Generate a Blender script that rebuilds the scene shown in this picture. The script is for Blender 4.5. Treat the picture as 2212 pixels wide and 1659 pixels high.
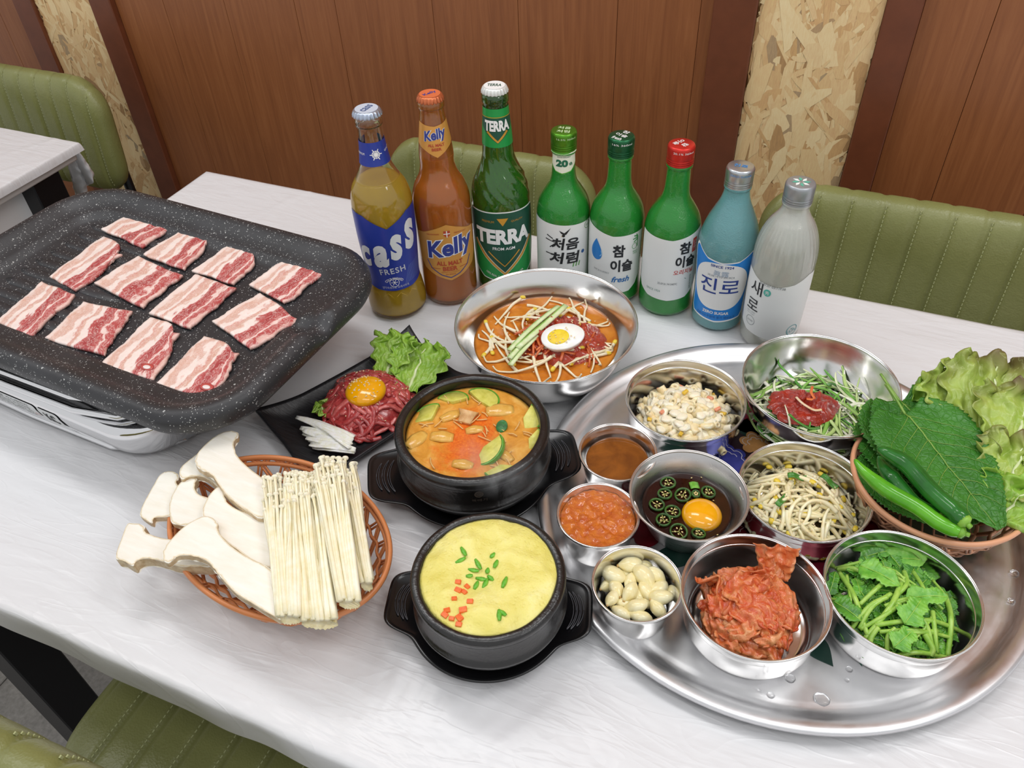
import bpy, bmesh, math, random
from math import sin, cos, pi, radians, atan2, sqrt, hypot, exp
from mathutils import Vector, Matrix, noise
import numpy as np
for o in list(bpy.data.objects): bpy.data.objects.remove(o)
C = bpy.context.scene.collection
S = bpy.context.scene
# ------------------------------------------------------------------ camera (table top is z = 0)
CF = 1740.0; CH = 0.63; PIT = radians(42.536); ROL = radians(-3.039); YAW = radians(-25.2)
_F = Vector((sin(YAW)*cos(PIT), cos(YAW)*cos(PIT), -sin(PIT)))
_R0 = Vector((cos(YAW), -sin(YAW), 0)); _U0 = _R0.cross(_F)
_R = _R0*cos(ROL)+_U0*sin(ROL); _U = -_R0*sin(ROL)+_U0*cos(ROL)
cd = bpy.data.cameras.new('camera'); cam = bpy.data.objects.new('camera', cd); C.objects.link(cam)
cd.sensor_width = 36; cd.lens = CF/2212*36; cd.clip_start = 0.02; cd.clip_end = 50
cam.matrix_world = Matrix(((_R.x, _U.x, -_F.x, 0), (_R.y, _U.y, -_F.y, 0), (_R.z, _U.z, -_F.z, CH), (0, 0, 0, 1)))
S.camera = cam
# ------------------------------------------------------------------ world, lights, exposure
w = bpy.data.worlds.new('room_light'); S.world = w; w.use_nodes = True
w.node_tree.nodes['Background'].inputs[0].default_value = (0.97, 0.98, 1.0, 1)
w.node_tree.nodes['Background'].inputs[1].default_value = 0.66
def area(x, y, z, sx, sy, p, col=(1, 0.99, 0.98), rx=0, ry=0):
    l = bpy.data.lights.new('ceiling_lamp', 'AREA'); l.shape = 'RECTANGLE'; l.size = sx; l.size_y = sy; l.energy = p; l.color = col
    o = bpy.data.objects.new('ceiling_lamp', l); C.objects.link(o); o.location = (x, y, z); o.rotation_euler = (rx, ry, 0); return o
area(0.75, 0.75, 1.65, 0.9, 0.26, 7.5)
area(-0.75, 0.85, 1.65, 0.9, 0.26, 6.5)
area(0.0, -0.25, 1.70, 1.0, 0.3, 4.2)
area(-1.7, 0.2, 1.70, 0.9, 0.2, 5)
area(1.5, -0.2, 1.70, 0.9, 0.2, 5)
S.view_settings.view_transform = 'Standard'; S.view_settings.look = 'None'; S.view_settings.gamma = 1
S.view_settings.use_curve_mapping = False
S.view_settings.exposure = 0.08
S.cycles.use_denoising = True
S.cycles.max_bounces = 14; S.cycles.transmission_bounces = 12; S.cycles.glossy_bounces = 5; S.cycles.diffuse_bounces = 3
S.cycles.caustics_reflective = False; S.cycles.caustics_refractive = True; S.cycles.sample_clamp_indirect = 9.0
# ------------------------------------------------------------------ helpers
def pix(x, y, z):
    d = _F + _R*((x-1106)/CF) - _U*((y-829.5)/CF); t = (z-CH)/d.z
    return Vector((d.x*t, d.y*t, z))
def rng(s): return random.Random(s)
def srgb(h):
    h = h.lstrip('#'); v = [int(h[i:i+2], 16)/255 for i in (0, 2, 4)]
    return tuple([(c/12.92 if c <= 0.04045 else ((c+0.055)/1.055)**2.4) for c in v])+(1.0,)
_M = {}
class N:
    """tiny node-tree builder"""
    def __init__(s, name):
        s.m = bpy.data.materials.new(name); s.m.use_nodes = True; s.t = s.m.node_tree; s.b = s.t.nodes['Principled BSDF']; s.out = s.t.nodes['Material Output']
    def n(s, typ, **k):
        nd = s.t.nodes.new(typ)
        for a, v in k.items():
            if a.startswith('i_'):
                key = a[2:]; key = int(key) if key.isdigit() else key.replace('_', ' ')
                if hasattr(v, 'is_output'): s.t.links.new(v, nd.inputs[key])
                else: nd.inputs[key].default_value = v
            else: setattr(nd, a, v)
        return nd
    def link(s, a, b): s.t.links.new(a, b)
    def P(s, **k):
        for a, v in k.items():
            key = a.replace('_', ' ')
            if hasattr(v, 'is_output'): s.link(v, s.b.inputs[key])
            else: s.b.inputs[key].default_value = v
        return s
    def coord(s, kind='Object', scale=(1, 1, 1), rot=(0, 0, 0), loc=(0, 0, 0)):
        tc = s.n('ShaderNodeTexCoord'); mp = s.n('ShaderNodeMapping'); s.link(tc.outputs[kind], mp.inputs[0])
        mp.inputs['Scale'].default_value = scale; mp.inputs['Rotation'].default_value = rot; mp.inputs['Location'].default_value = loc
        return mp.outputs[0]
    def noise(s, vec, scale, detail=4, rough=0.5, dist=0.0, out='Fac'):
        return s.n('ShaderNodeTexNoise', i_Vector=vec, i_Scale=scale, i_Detail=detail, i_Roughness=rough, i_Distortion=dist).outputs[out]
    def voro(s, vec, scale, feature='F1', out='Distance', rand=1.0):
        nd = s.n('ShaderNodeTexVoronoi', feature=feature, i_Vector=vec, i_Scale=scale); nd.inputs['Randomness'].default_value = rand
        return nd.outputs[out]
    def ramp(s, fac, stops, interp='LINEAR'):
        nd = s.n('ShaderNodeValToRGB'); s.link(fac, nd.inputs[0]); cr = nd.color_ramp; cr.interpolation = interp
        while len(cr.elements) > 1: cr.elements.remove(cr.elements[-1])
        for i, (p, c) in enumerate(stops):
            e = cr.elements[0] if i == 0 else cr.elements.new(p)
            e.position = p; e.color = srgb(c) if isinstance(c, str) else c
        return nd.outputs[0]
    def mix(s, fac, a, b, blend='MIX'):
        nd = s.n('ShaderNodeMix', data_type='RGBA', blend_type=blend)
        for i, v in ((0, fac), (6, a), (7, b)):
            if hasattr(v, 'is_output'): s.link(v, nd.inputs[i])
            else: nd.inputs[i].default_value = srgb(v) if isinstance(v, str) else v
        return nd.outputs[2]
    def math(s, op, a, b=0.0, c=None):
        nd = s.n('ShaderNodeMath', operation=op)
        for i, v in enumerate((a, b) if c is None else (a, b, c)):
            if hasattr(v, 'is_output'): s.link(v, nd.inputs[i])
            else: nd.inputs[i].default_value = v
        return nd.outputs[0]
    def bump(s, h, strength=0.3, dist=0.001):
        nd = s.n('ShaderNodeBump', i_Height=h, i_Strength=strength, i_Distance=dist); s.link(nd.outputs[0], s.b.inputs['Normal']); return s
def plain(name, col, rough=0.5, metal=0.0, var=0.0, vscale=60, bump=0.0, bscale=300, **k):
    """principled material with optional procedural colour variation and bump; cached by name"""
    if name in _M: return _M[name]
    n = N(name); c = srgb(col) if isinstance(col, str) else col
    n.P(Roughness=rough, Metallic=metal)
    v = None
    if var > 0:
        v = n.coord('Object'); f = n.noise(v, vscale, 5, 0.6)
        d = tuple(max(0, x*(1-var)) for x in c[:3])+(1,); l = tuple(min(1, x*(1+var)) for x in c[:3])+(1,)
        n.P(Base_Color=n.ramp(f, [(0.3, d), (0.7, l)]))
    else: n.P(Base_Color=c)
    if bump > 0:
        v = v or n.coord('Object'); n.bump(n.noise(v, bscale, 4, 0.6), bump)
    for a, x in k.items(): n.P(**{a: x})
    _M[name] = n.m; return n.m
def obj(name, vf, mat, parent=None, smooth=True, label=None, loc=None):
    """link ONE mesh object from (verts, faces) or a bmesh"""
    me = bpy.data.meshes.new(name)
    if isinstance(vf, bmesh.types.BMesh): vf.to_mesh(me); vf.free()
    else:
        me.from_pydata([tuple(p) for p in vf[0]], [], vf[1]); me.validate()
    mats = mat if isinstance(mat, (list, tuple)) else [mat]
    for m in mats: me.materials.append(m)
    if smooth: me.polygons.foreach_set('use_smooth', [True]*len(me.polygons))
    o = bpy.data.objects.new(name, me); C.objects.link(o)
    if parent is not None: o.parent = parent
    if label: o['label'] = label
    if loc is not None: o.location = loc
    return o
def tag(o, label, cat=None, group=None, kind=None):
    if label: o['label'] = label
    if cat: o['category'] = cat
    if group: o['group'] = group
    if kind: o['kind'] = kind
    return o
def thing(name, label, cat, loc=(0, 0, 0), rz=0.0, group=None):
    o = bpy.data.objects.new(name, None); C.objects.link(o); o.location = loc; o.rotation_euler = (0, 0, rz); o.empty_display_size = 0.02
    return tag(o, label, cat, group)
def join(parts):
    V = []; Fc = []
    for v, f in parts:
        k = len(V); V += [tuple(p) for p in v]; Fc += [tuple(i+k for i in q) for q in f]
    return V, Fc
def xf(vf, M): return [M @ Vector(p) for p in vf[0]], vf[1]
def box(x0, x1, y0, y1, z0, z1):
    return [(x0, y0, z0), (x1, y0, z0), (x1, y1, z0), (x0, y1, z0), (x0, y0, z1), (x1, y0, z1), (x1, y1, z1), (x0, y1, z1)], \
        [(0, 3, 2, 1), (4, 5, 6, 7), (0, 1, 5, 4), (1, 2, 6, 5), (2, 3, 7, 6), (3, 0, 4, 7)]
def bbox_bm(x0, x1, y0, y1, z0, z1, bev=0.003, seg=2):
    bm = bmesh.new(); v, f = box(x0, x1, y0, y1, z0, z1); vs = [bm.verts.new(p) for p in v]
    for q in f: bm.faces.new([vs[i] for i in q])
    if bev: bmesh.ops.bevel(bm, geom=bm.edges[:], offset=bev, segments=seg, profile=0.5, affect='EDGES')
    return bm
def lathe(prof, n=64, cap0=False, cap1=False, c=(0, 0)):
    """prof: list of (r, z) bottom-outside -> ... ; caps close the first / last ring"""
    V = []; Fc = []
    for r, z in prof:
        for k in range(n): a = 2*pi*k/n; V.append((c[0]+r*cos(a), c[1]+r*sin(a), z))
    for i in range(len(prof)-1):
        for k in range(n):
            a = i*n+k; b = i*n+(k+1) % n; Fc.append((a, b, b+n, a+n))
    if cap0: Fc.append(tuple(reversed(range(n))))
    if cap1: Fc.append(tuple(range((len(prof)-1)*n, len(prof)*n)))
    return V, Fc
def smooth_prof(pts, k=6):
    """Catmull-Rom through (r, z) points; a point given twice stays a corner"""
    out = []
    P = [Vector((p[0], p[1])) for p in pts]
    for i in range(len(P)-1):
        p0 = P[max(i-1, 0)]; p1 = P[i]; p2 = P[i+1]; p3 = P[min(i+2, len(P)-1)]
        if (p1-p2).length < 1e-7: continue
        for j in range(k):
            t = j/k; q = 0.5*((2*p1)+(p2-p0)*t+(2*p0-5*p1+4*p2-p3)*t*t+(3*p1-p0-3*p2+p3)*t**3); out.append((max(q.x, 1e-5), q.y))
    out.append((P[-1].x, P[-1].y)); return out
def tube(pts, r, seg=8, cap=True, flat=1.0, up=None):
    """swept tube; r number or list; flat < 1 squashes the section along the frame's second axis"""
    P = [Vector(p) for p in pts]; n = len(P); R = r if isinstance(r, (list, tuple)) else [r]*n
    T = [(P[min(i+1, n-1)]-P[max(i-1, 0)]).normalized() for i in range(n)]
    u = Vector(up) if up else (Vector((0, 0, 1)) if abs(T[0].z) < 0.9 else Vector((1, 0, 0)))
    V = []; Fc = []
    for i in range(n):
        s = T[i].cross(u)
        if s.length < 1e-6: s = T[i].orthogonal()
        s.normalize(); nn = s.cross(T[i]).normalized()
        if not up: u = nn
        for k in range(seg):
            a = 2*pi*k/seg; V.append(P[i]+s*(R[i]*cos(a))+nn*(R[i]*flat*sin(a)))
    for i in range(n-1):
        for k in range(seg):
            a = i*seg+k; b = i*seg+(k+1) % seg; Fc.append((a, b, b+seg, a+seg))
    if cap: Fc.append(tuple(reversed(range(seg)))); Fc.append(tuple(range((n-1)*seg, n*seg)))
    return V, Fc
def cr(pts, k=6):
    """Catmull-Rom through 3D points"""
    P = [Vector(p) for p in pts]; out = []
    for i in range(len(P)-1):
        p0 = P[max(i-1, 0)]; p1 = P[i]; p2 = P[i+1]; p3 = P[min(i+2, len(P)-1)]
        for j in range(k):
            t = j/k; out.append(0.5*((2*p1)+(p2-p0)*t+(2*p0-5*p1+4*p2-p3)*t*t+(3*p1-p0-3*p2+p3)*t**3))
    out.append(P[-1]); return out
def grid(nu, nv, f, closed_u=False):
    V = [f(i/(nu-1) if not closed_u else i/nu, j/(nv-1)) for j in range(nv) for i in range(nu)]; Fc = []
    for j in range(nv-1):
        for i in range(nu if closed_u else nu-1):
            a = j*nu+i; b = j*nu+(i+1) % nu; Fc.append((a, b, b+nu, a+nu))
    return V, Fc
def blob(rx, ry, rz, n=12, m=8, f=None):
    """closed ellipsoid; f(unit vector) -> radius factor"""
    V = [Vector((0, 0, -1))]; Fc = []
    for j in range(1, m):
        t = pi*j/m
        for i in range(n): V.append(Vector((sin(t)*cos(2*pi*i/n), sin(t)*sin(2*pi*i/n), -cos(t))))
    V.append(Vector((0, 0, 1)))
    for i in range(n): Fc.append((0, 1+(i+1) % n, 1+i))
    for j in range(m-2):
        for i in range(n):
            a = 1+j*n+i; b = 1+j*n+(i+1) % n; Fc.append((a, b, b+n, a+n))
    k = 1+(m-2)*n
    for i in range(n): Fc.append((k+i, k+(i+1) % n, len(V)-1))
    out = []
    for v in V:
        s = f(v) if f else 1.0; out.append(Vector((v.x*rx*s, v.y*ry*s, v.z*rz*s)))
    return out, Fc
def prism(poly, z0, z1, bev=0.0, seg=2, inset=0.0):
    """extruded closed polygon (list of xy or callable), bevelled on its top and bottom edges; side faces get material 1"""
    bm = bmesh.new(); a = sum(poly[i][0]*poly[(i+1) % len(poly)][1]-poly[(i+1) % len(poly)][0]*poly[i][1] for i in range(len(poly)))
    if a < 0: poly = poly[::-1]
    lo = [bm.verts.new((p[0], p[1], z0)) for p in poly]; hi = [bm.verts.new((p[0], p[1], z1)) for p in poly]; n = len(poly)
    bm.faces.new(lo[::-1]); top = bm.faces.new(hi)
    for i in range(n):
        f = bm.faces.new((lo[i], lo[(i+1) % n], hi[(i+1) % n], hi[i])); f.material_index = 1
    if bev:
        E = [e for e in bm.edges if abs(e.verts[0].co.z-e.verts[1].co.z) < 1e-9]
        bmesh.ops.bevel(bm, geom=E, offset=bev, segments=seg, profile=0.5, affect='EDGES', clamp_overlap=True)
    return bm
def placed(o, p, rx=0, ry=0, rz=0):
    o.location = p; o.rotation_euler = (rx, ry, rz); return o
def dup(root, loc=None, rz=None):
    c = root.copy(); C.objects.link(c)
    if loc is not None: c.location = loc
    if rz is not None: c.rotation_euler = (0, 0, rz)
    for ch in root.children:
        d = ch.copy(); C.objects.link(d); d.parent = c
        for g in ch.children: e = g.copy(); C.objects.link(e); e.parent = d
    return c
def nz(x, y, z=0.0): return noise.noise(Vector((x, y, z)))

def by_rows(obs, rows, text):
    """give alike things labels by row (far to near) and place in the row (left to right)"""
    names = {2: ['far', 'near'], 3: ['far', 'middle', 'near'], 4: ['farthest', 'second', 'third', 'nearest'], 5: ['farthest', 'second', 'middle', 'fourth', 'nearest'], 6: ['farthest', 'second', 'third', 'fourth', 'fifth', 'nearest']}[rows]
    nth = ['leftmost', 'second from left', 'third from left', 'fourth from left', 'fifth from left', 'sixth from left', 'seventh from left', 'eighth from left', 'ninth from left', 'tenth from left']
    def key(o): p = o.location; return -(p.x*_U.x+p.y*_U.y)
    obs = sorted(obs, key=key); k = math.ceil(len(obs)/rows)
    for i in range(rows):
        for j, o in enumerate(sorted(obs[i*k:(i+1)*k], key=lambda o: o.location.x*_R.x+o.location.y*_R.y)): o['label'] = text+', '+nth[j]+' in the '+names[i]+' row'
# ================================================================== the room
FL = -0.745; YW = 1.285
def wood_mat():
    n = N('walnut_panel'); v = n.coord('Object', (1, 1, 0.05))
    g = n.noise(v, 90, 6, 0.65, 1.2); g2 = n.noise(n.coord('Object', (1, 1, 0.12)), 9, 3, 0.6, 0.5)
    base = n.ramp(g, [(0.25, '#844e2c'), (0.5, '#985d35'), (0.8, '#aa6e42')])
    n.P(Base_Color=n.mix(n.math('MULTIPLY', g2, 0.45), base, '#663618'), Roughness=0.42)
    n.bump(n.noise(v, 260, 5, 0.7), 0.12, 0.001); return n.m
def osb_mat():
    n = N('strand_board_chips'); g = n.n('ShaderNodeNewGeometry')
    c = n.ramp(g.outputs['Random Per Island'], [(0, '#9a7d58'), (0.06, '#c9a576'), (0.25, '#dcbb8e'), (0.5, '#e6c99d'), (0.75, '#eed7b0'), (0.92, '#d9b485'), (0.98, '#c7a276'), (1, '#a3957c')])
    v = n.coord('Object', (6, 1, 1)); w_ = n.noise(v, 70, 5, 0.7, 0.4)
    n.P(Base_Color=n.mix(0.35, c, n.ramp(w_, [(0.25, '#9a7a55'), (0.75, '#f3dfba')]), 'OVERLAY'), Roughness=0.62)
    n.bump(n.noise(n.coord('Object', (3, 1, 3)), 300, 4, 0.7), 0.25, 0.0006); return n.m
WOOD = wood_mat(); WOODD = plain('walnut_trim', '#6d3b24', 0.38, var=0.12, vscale=30, bump=0.05)
wall = obj('wall_back', box(-3.6, 3.0, YW+0.012, YW+0.06, FL, 1.9), plain('wall_base', '#3a2015', 0.6)); tag(wall, 'brown timber clad wall with tall boards behind the tables', kind='structure')
xs_strip = [(-1.685, -1.515), (-0.170, 0.0)]
rw = rng(3)
def planks(x0, x1, ws):
    x = x0; i = 0
    while x < x1-0.002:
        e = min(x+ws[i % len(ws)], x1)
        bm = bbox_bm(x+0.0003, e-0.0003, YW-0.006+rw.uniform(0, 0.0006), YW+0.013, FL, 1.9, 0.0005, 1)
        o = obj('plank', bm, WOOD, wall, smooth=False); x = e; i += 1
planks(-1.455, -0.235, [0.130, 0.155, 0.165, 0.09, 0.20, 0.16, 0.17]); planks(0.048, 2.95, [0.09, 0.13, 0.14]); planks(-3.5, -1.745, [0.14])
def strand_board(x0, x1, name, label):
    root = obj(name, box(x0, x1, YW-0.010, YW+0.013, FL, 1.9), plain('board_core', '#b18a55', 0.7)); tag(root, label, kind='structure')
    r = rng(11+int(x0*100)); parts = []
    for i in range(2600):
        L = r.choice([0.03, 0.045, 0.06, 0.08, 0.1])*r.uniform(0.7, 1.2); W = r.uniform(0.004, 0.013) if r.random() < 0.6 else r.uniform(0.014, 0.028)
        cx = r.uniform(x0+0.005, x1-0.005); cz = r.uniform(-0.35, 0.62); a = r.gauss(pi/2, 0.6)
        y = YW-0.0101-0.0016*(i/2600.0); t = r.uniform(-0.0006, 0.0006); dx, dz = cos(a), sin(a)
        pts = [(-1, -0.5), (-0.7, -1), (0.2, -0.9), (0.95, -0.6), (1, 0.3), (0.5, 1), (-0.4, 0.9), (-0.95, 0.6)]
        V = []
        for u, v in pts:
            u += r.uniform(-0.12, 0.12); v += r.uniform(-0.3, 0.3)
            x = cx+dx*u*L/2-dz*v*W/2; z = cz+dz*u*L/2+dx*v*W/2
            V.append((min(max(x, x0), x1), y-abs(t)*(1+u*0.5), z))
        parts.append((V, [tuple(range(8))]))
    o = obj('wood_chips', join(parts), OSB, root, smooth=False); o['kind'] = 'stuff'
    return root
OSB = osb_mat()
strand_board(xs_strip[0][0], xs_strip[0][1], 'trim_1', 'pale strand board strip in the wall above the left chair')
strand_board(xs_strip[1][0], xs_strip[1][1], 'trim_2', 'pale strand board strip in the wall behind the clear bottles')
for i, (a, b) in enumerate([(-1.745, -1.685), (-1.515, -1.455), (-0.235, -0.170), (0.0, 0.048)]):
    o = obj('trim_%d' % (i+3), bbox_bm(a+0.0005, b-0.0005, YW-0.020, YW+0.013, FL, 1.9, 0.002, 1), WOODD, smooth=False)
    tag(o, ['dark timber batten left of the left strand board', 'dark timber batten right of the left strand board', 'dark timber batten left of the right strand board', 'dark timber batten right of the right strand board'][i], kind='structure')
# floor of grey tiles
fl = obj('floor', box(-3.6, 3.0, -1.2, YW+0.02, FL-0.03, FL-0.004), plain('grout', '#6d6a66', 0.9)); tag(fl, 'grey stone tiled restaurant floor', kind='structure')
def tile_mat():
    n = N('grey_floor_tile'); v = n.coord('Object'); f = n.noise(v, 9, 8, 0.65); f2 = n.noise(v, 120, 3, 0.6)
    n.P(Base_Color=n.mix(0.35, n.ramp(f, [(0.3, '#716f6b'), (0.7, '#94918b')]), n.ramp(f2, [(0.3, '#5b5955'), (0.7, '#a5a29c')])), Roughness=0.5); return n.m
TL = tile_mat(); tme = None
for i in range(11):
    for j in range(5):
        x = -3.55+i*0.6; y = -1.15+j*0.6
        if tme is None: t = obj('tile', bbox_bm(-0.2985, 0.2985, -0.2985, 0.2985, -0.008, 0.0, 0.0015, 1), TL, fl, smooth=False); tme = t.data
        else: t = bpy.data.objects.new('tile', tme); C.objects.link(t); t.parent = fl
        t.location = (x+0.3-0.05, min(y+0.3, 1.0), FL)
        if y+0.3 > 1.0: t.location.y = y+0.3; 
# ================================================================== tables
def film_mat():
    n = N('white_table_film'); v = n.coord('Object')
    w1 = n.noise(n.coord('Object', (1, 3.2, 1), (0, 0, 0.35)), 3.2, 3, 0.5, 1.6)
    w2 = n.noise(n.coord('Object', (1, 4.0, 1), (0, 0, -0.6)), 5.0, 3, 0.5, 2.0)
    w3 = n.noise(v, 14, 3, 0.5, 0.8)
    ridge = n.math('ADD', n.math('ABSOLUTE', n.math('SUBTRACT', w1, 0.5)), n.math('MULTIPLY', n.math('ABSOLUTE', n.math('SUBTRACT', w2, 0.5)), 0.5))
    h = n.math('ADD', ridge, n.math('MULTIPLY', w3, 0.25))
    c1 = n.noise(n.coord('Object', (1, 4.5, 1), (0, 0, 0.3)), 4.0, 2, 0.4, 1.3); c2 = n.noise(n.coord('Object', (1, 5.0, 1), (0, 0, -0.75)), 5.0, 2, 0.4, 1.6); c3 = n.noise(n.coord('Object', (1, 4.0, 1), (0, 0, 1.2)), 6.0, 2, 0.4, 1.2)
    for c_ in (c1, c2, c3):
        rd_ = n.math('POWER', n.math('MAXIMUM', n.math('SUBTRACT', 1.0, n.math('MULTIPLY', n.math('ABSOLUTE', n.math('SUBTRACT', c_, 0.5)), 26.0)), 0.0), 1.5); h = n.math('ADD', h, n.math('MULTIPLY', rd_, 0.045))
    n.P(Base_Color=srgb('#e4e4e6'), Roughness=0.30); n.b.inputs['Specular IOR Level'].default_value = 0.45
    n.bump(h, 0.35, 0.008); return n.m
FILM = film_mat()
def cloth(x0, x1, y0, y1, drop, seed, res=0.006, zoff=-0.0022, corner=None):
    """table film: top grid continuing into skirts on all four sides, creased"""
    D = 0.054; nx = int((x1-x0+2*D)/res)+1; ny = int((y1-y0+2*D)/res)+1
    R = 0.006; rr = rng(seed)
    folds = [(rr.uniform(x0, x1), rr.uniform(y0, y1), rr.uniform(0, pi), rr.uniform(0.05, 0.25), rr.uniform(0.0004, 0.0011), rr.uniform(0.002, 0.005)) for _ in range(70)]
    # creases fanning out from where the film is pulled over the near edge
    for q in range(9): folds.append((-0.255+q*0.012, 0.2, pi/2+(q-4)*-0.11, 0.13, 0.0012, 0.003))
    V = []
    for j in range(ny):
        for i in range(nx):
            x = x0-D+i*(x1-x0+2*D)/(nx-1); y = y0-D+j*(y1-y0+2*D)/(ny-1)
            ox = max(x0-x, x-x1, 0); oy = max(y0-y, y-y1, 0); o = max(ox, oy)
            px = min(max(x, x0), x1); py = min(max(y, y0), y1); z = 0.0
            for fx, fy, fa, fl_, fh, fw in folds:
                dx = px-fx; dy = py-fy
                if abs(dx)+abs(dy) > fl_*1.6: continue
                u = dx*cos(fa)+dy*sin(fa); v = -dx*sin(fa)+dy*cos(fa)+0.12*u*u/fl_
                z += fh*exp(-(v/fw)**2)*max(0, 1-(u/fl_)**2)
            z = min(z, 0.0016)
            z += 0.0003*nz(px*40, py*40, seed)
            if o > 0:
                k = drop/D; d = o*k; wv = 0.0016*nz(px*14, py*14, 3+seed)+0.0010*sin(px*60+4*nz(px*8, py*8, 1)); out = R*(1-exp(-d/R*1.5))+wv*min(1, d/0.02)
                out += 0.003*max(0, nz(px*4, py*4, 9))*min(1, d/0.02)
                px += (-1 if x < x0 else (1 if x > x1 else 0))*(out if ox >= oy*0.999 else out*ox/max(oy, 1e-6))
                py += (-1 if y < y0 else (1 if y > y1 else 0))*(out if oy >= ox*0.999 else out*oy/max(ox, 1e-6))
                dd = max(0, d-R*0.6)
                z = z*max(0, 1-d/0.01)-dd*(1+0.04*nz(px*7, py*7, 5))-(0.004*max(0, nz(px*3+1, 2, seed)) if d > drop*0.8 else 0)
            V.append((px, py, z+zoff))
    Fc = [(j*nx+i, j*nx+i+1, (j+1)*nx+i+1, (j+1)*nx+i) for j in range(ny-1) for i in range(nx-1)]
    return V, Fc
BLK = plain('black_steel', '#17171a', 0.42, 0.3, bump=0.05, bscale=900)
TOPW = plain('white_laminate', '#d9d9d8', 0.4, var=0.03)
def table(x0, x1, y0, y1, label, clabel, seed, group=None, drop=0.046):
    t = thing('dining_table', label, 'table', ((x0+x1)/2, (y0+y1)/2, FL)); cx, cy = (x0+x1)/2, (y0+y1)/2
    obj('tabletop', bbox_bm(x0-cx+0.004, x1-cx-0.004, y0-cy+0.004, y1-cy-0.004, -FL-0.034, -FL-0.0035, 0.004), TOPW, t)
    for yy in (y0-cy+0.045, y1-cy-0.075): obj('crossbar', bbox_bm(x0-cx+0.05, x1-cx-0.05, yy, yy+0.03, -FL-0.062, -FL-0.0345, 0.001, 1), BLK, t, smooth=False)
    for a in (x0-cx+0.012, x1-cx-0.072):
        for b in (y0-cy+0.045, y1-cy-0.105): obj('leg', bbox_bm(a, a+0.06, b, b+0.06, 0.0, -FL-0.035, 0.002, 1), BLK, t, smooth=False)
    c = obj('table_film', cloth(x0, x1, y0, y1, drop, seed), FILM); tag(c, clabel, 'tablecloth')
    return t
table(-0.98, 0.72, 0.183, 0.925, 'dining table with black legs carrying the grill, pots and tray', 'thin white plastic film spread over the laden dining table', 1)
table(-2.30, -1.285, 0.20, 0.935, 'empty neighbouring dining table at the far left', 'white plastic film on the empty neighbouring table', 5, drop=0.018)
# loose corner of film hanging from the neighbouring table
def hang(u, v):
    a = pix(138, 340, -0.030).lerp(pix(150, 304, -0.004), u); b = pix(168, 440, -0.165).lerp(pix(208, 378, -0.085), u)
    p = a.lerp(b, v); p.x += 0.008*sin(u*14+v*3)*v+0.004*nz(u*9, v*9); p.y += 0.006*sin(u*11+2)*v; return p
hc = obj('loose_film_corner', grid(26, 26, hang), FILM, None); hc.parent = bpy.data.objects['table_film.001']; 
# marble finish cabinet under the neighbouring table
def marble_mat():
    n = N('white_marble'); v = n.coord('Object'); a = n.noise(v, 7, 6, 0.6, 2.2); b = n.noise(v, 3, 3, 0.5, 1.0)
    vein = n.ramp(n.math('ABSOLUTE', n.math('SUBTRACT', a, 0.5)), [(0.0, '#6f6b73'), (0.018, '#c9c6c9'), (0.06, '#efeeee')])
    n.P(Base_Color=n.mix(n.ramp(b, [(0.45, (0, 0, 0, 1)), (0.6, (1, 1, 1, 1))]), '#efeeee', vein), Roughness=0.3); return n.m
nt = bpy.data.objects['dining_table.001']
mb = obj('drawer_box', bbox_bm(-1.58, -1.335, 0.45, 0.838, -0.26, -0.0355, 0.002, 1), marble_mat(), nt, smooth=False, label='white marble patterned drawer box'); mb.matrix_parent_inverse = Matrix.Translation(-nt.location)
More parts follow.
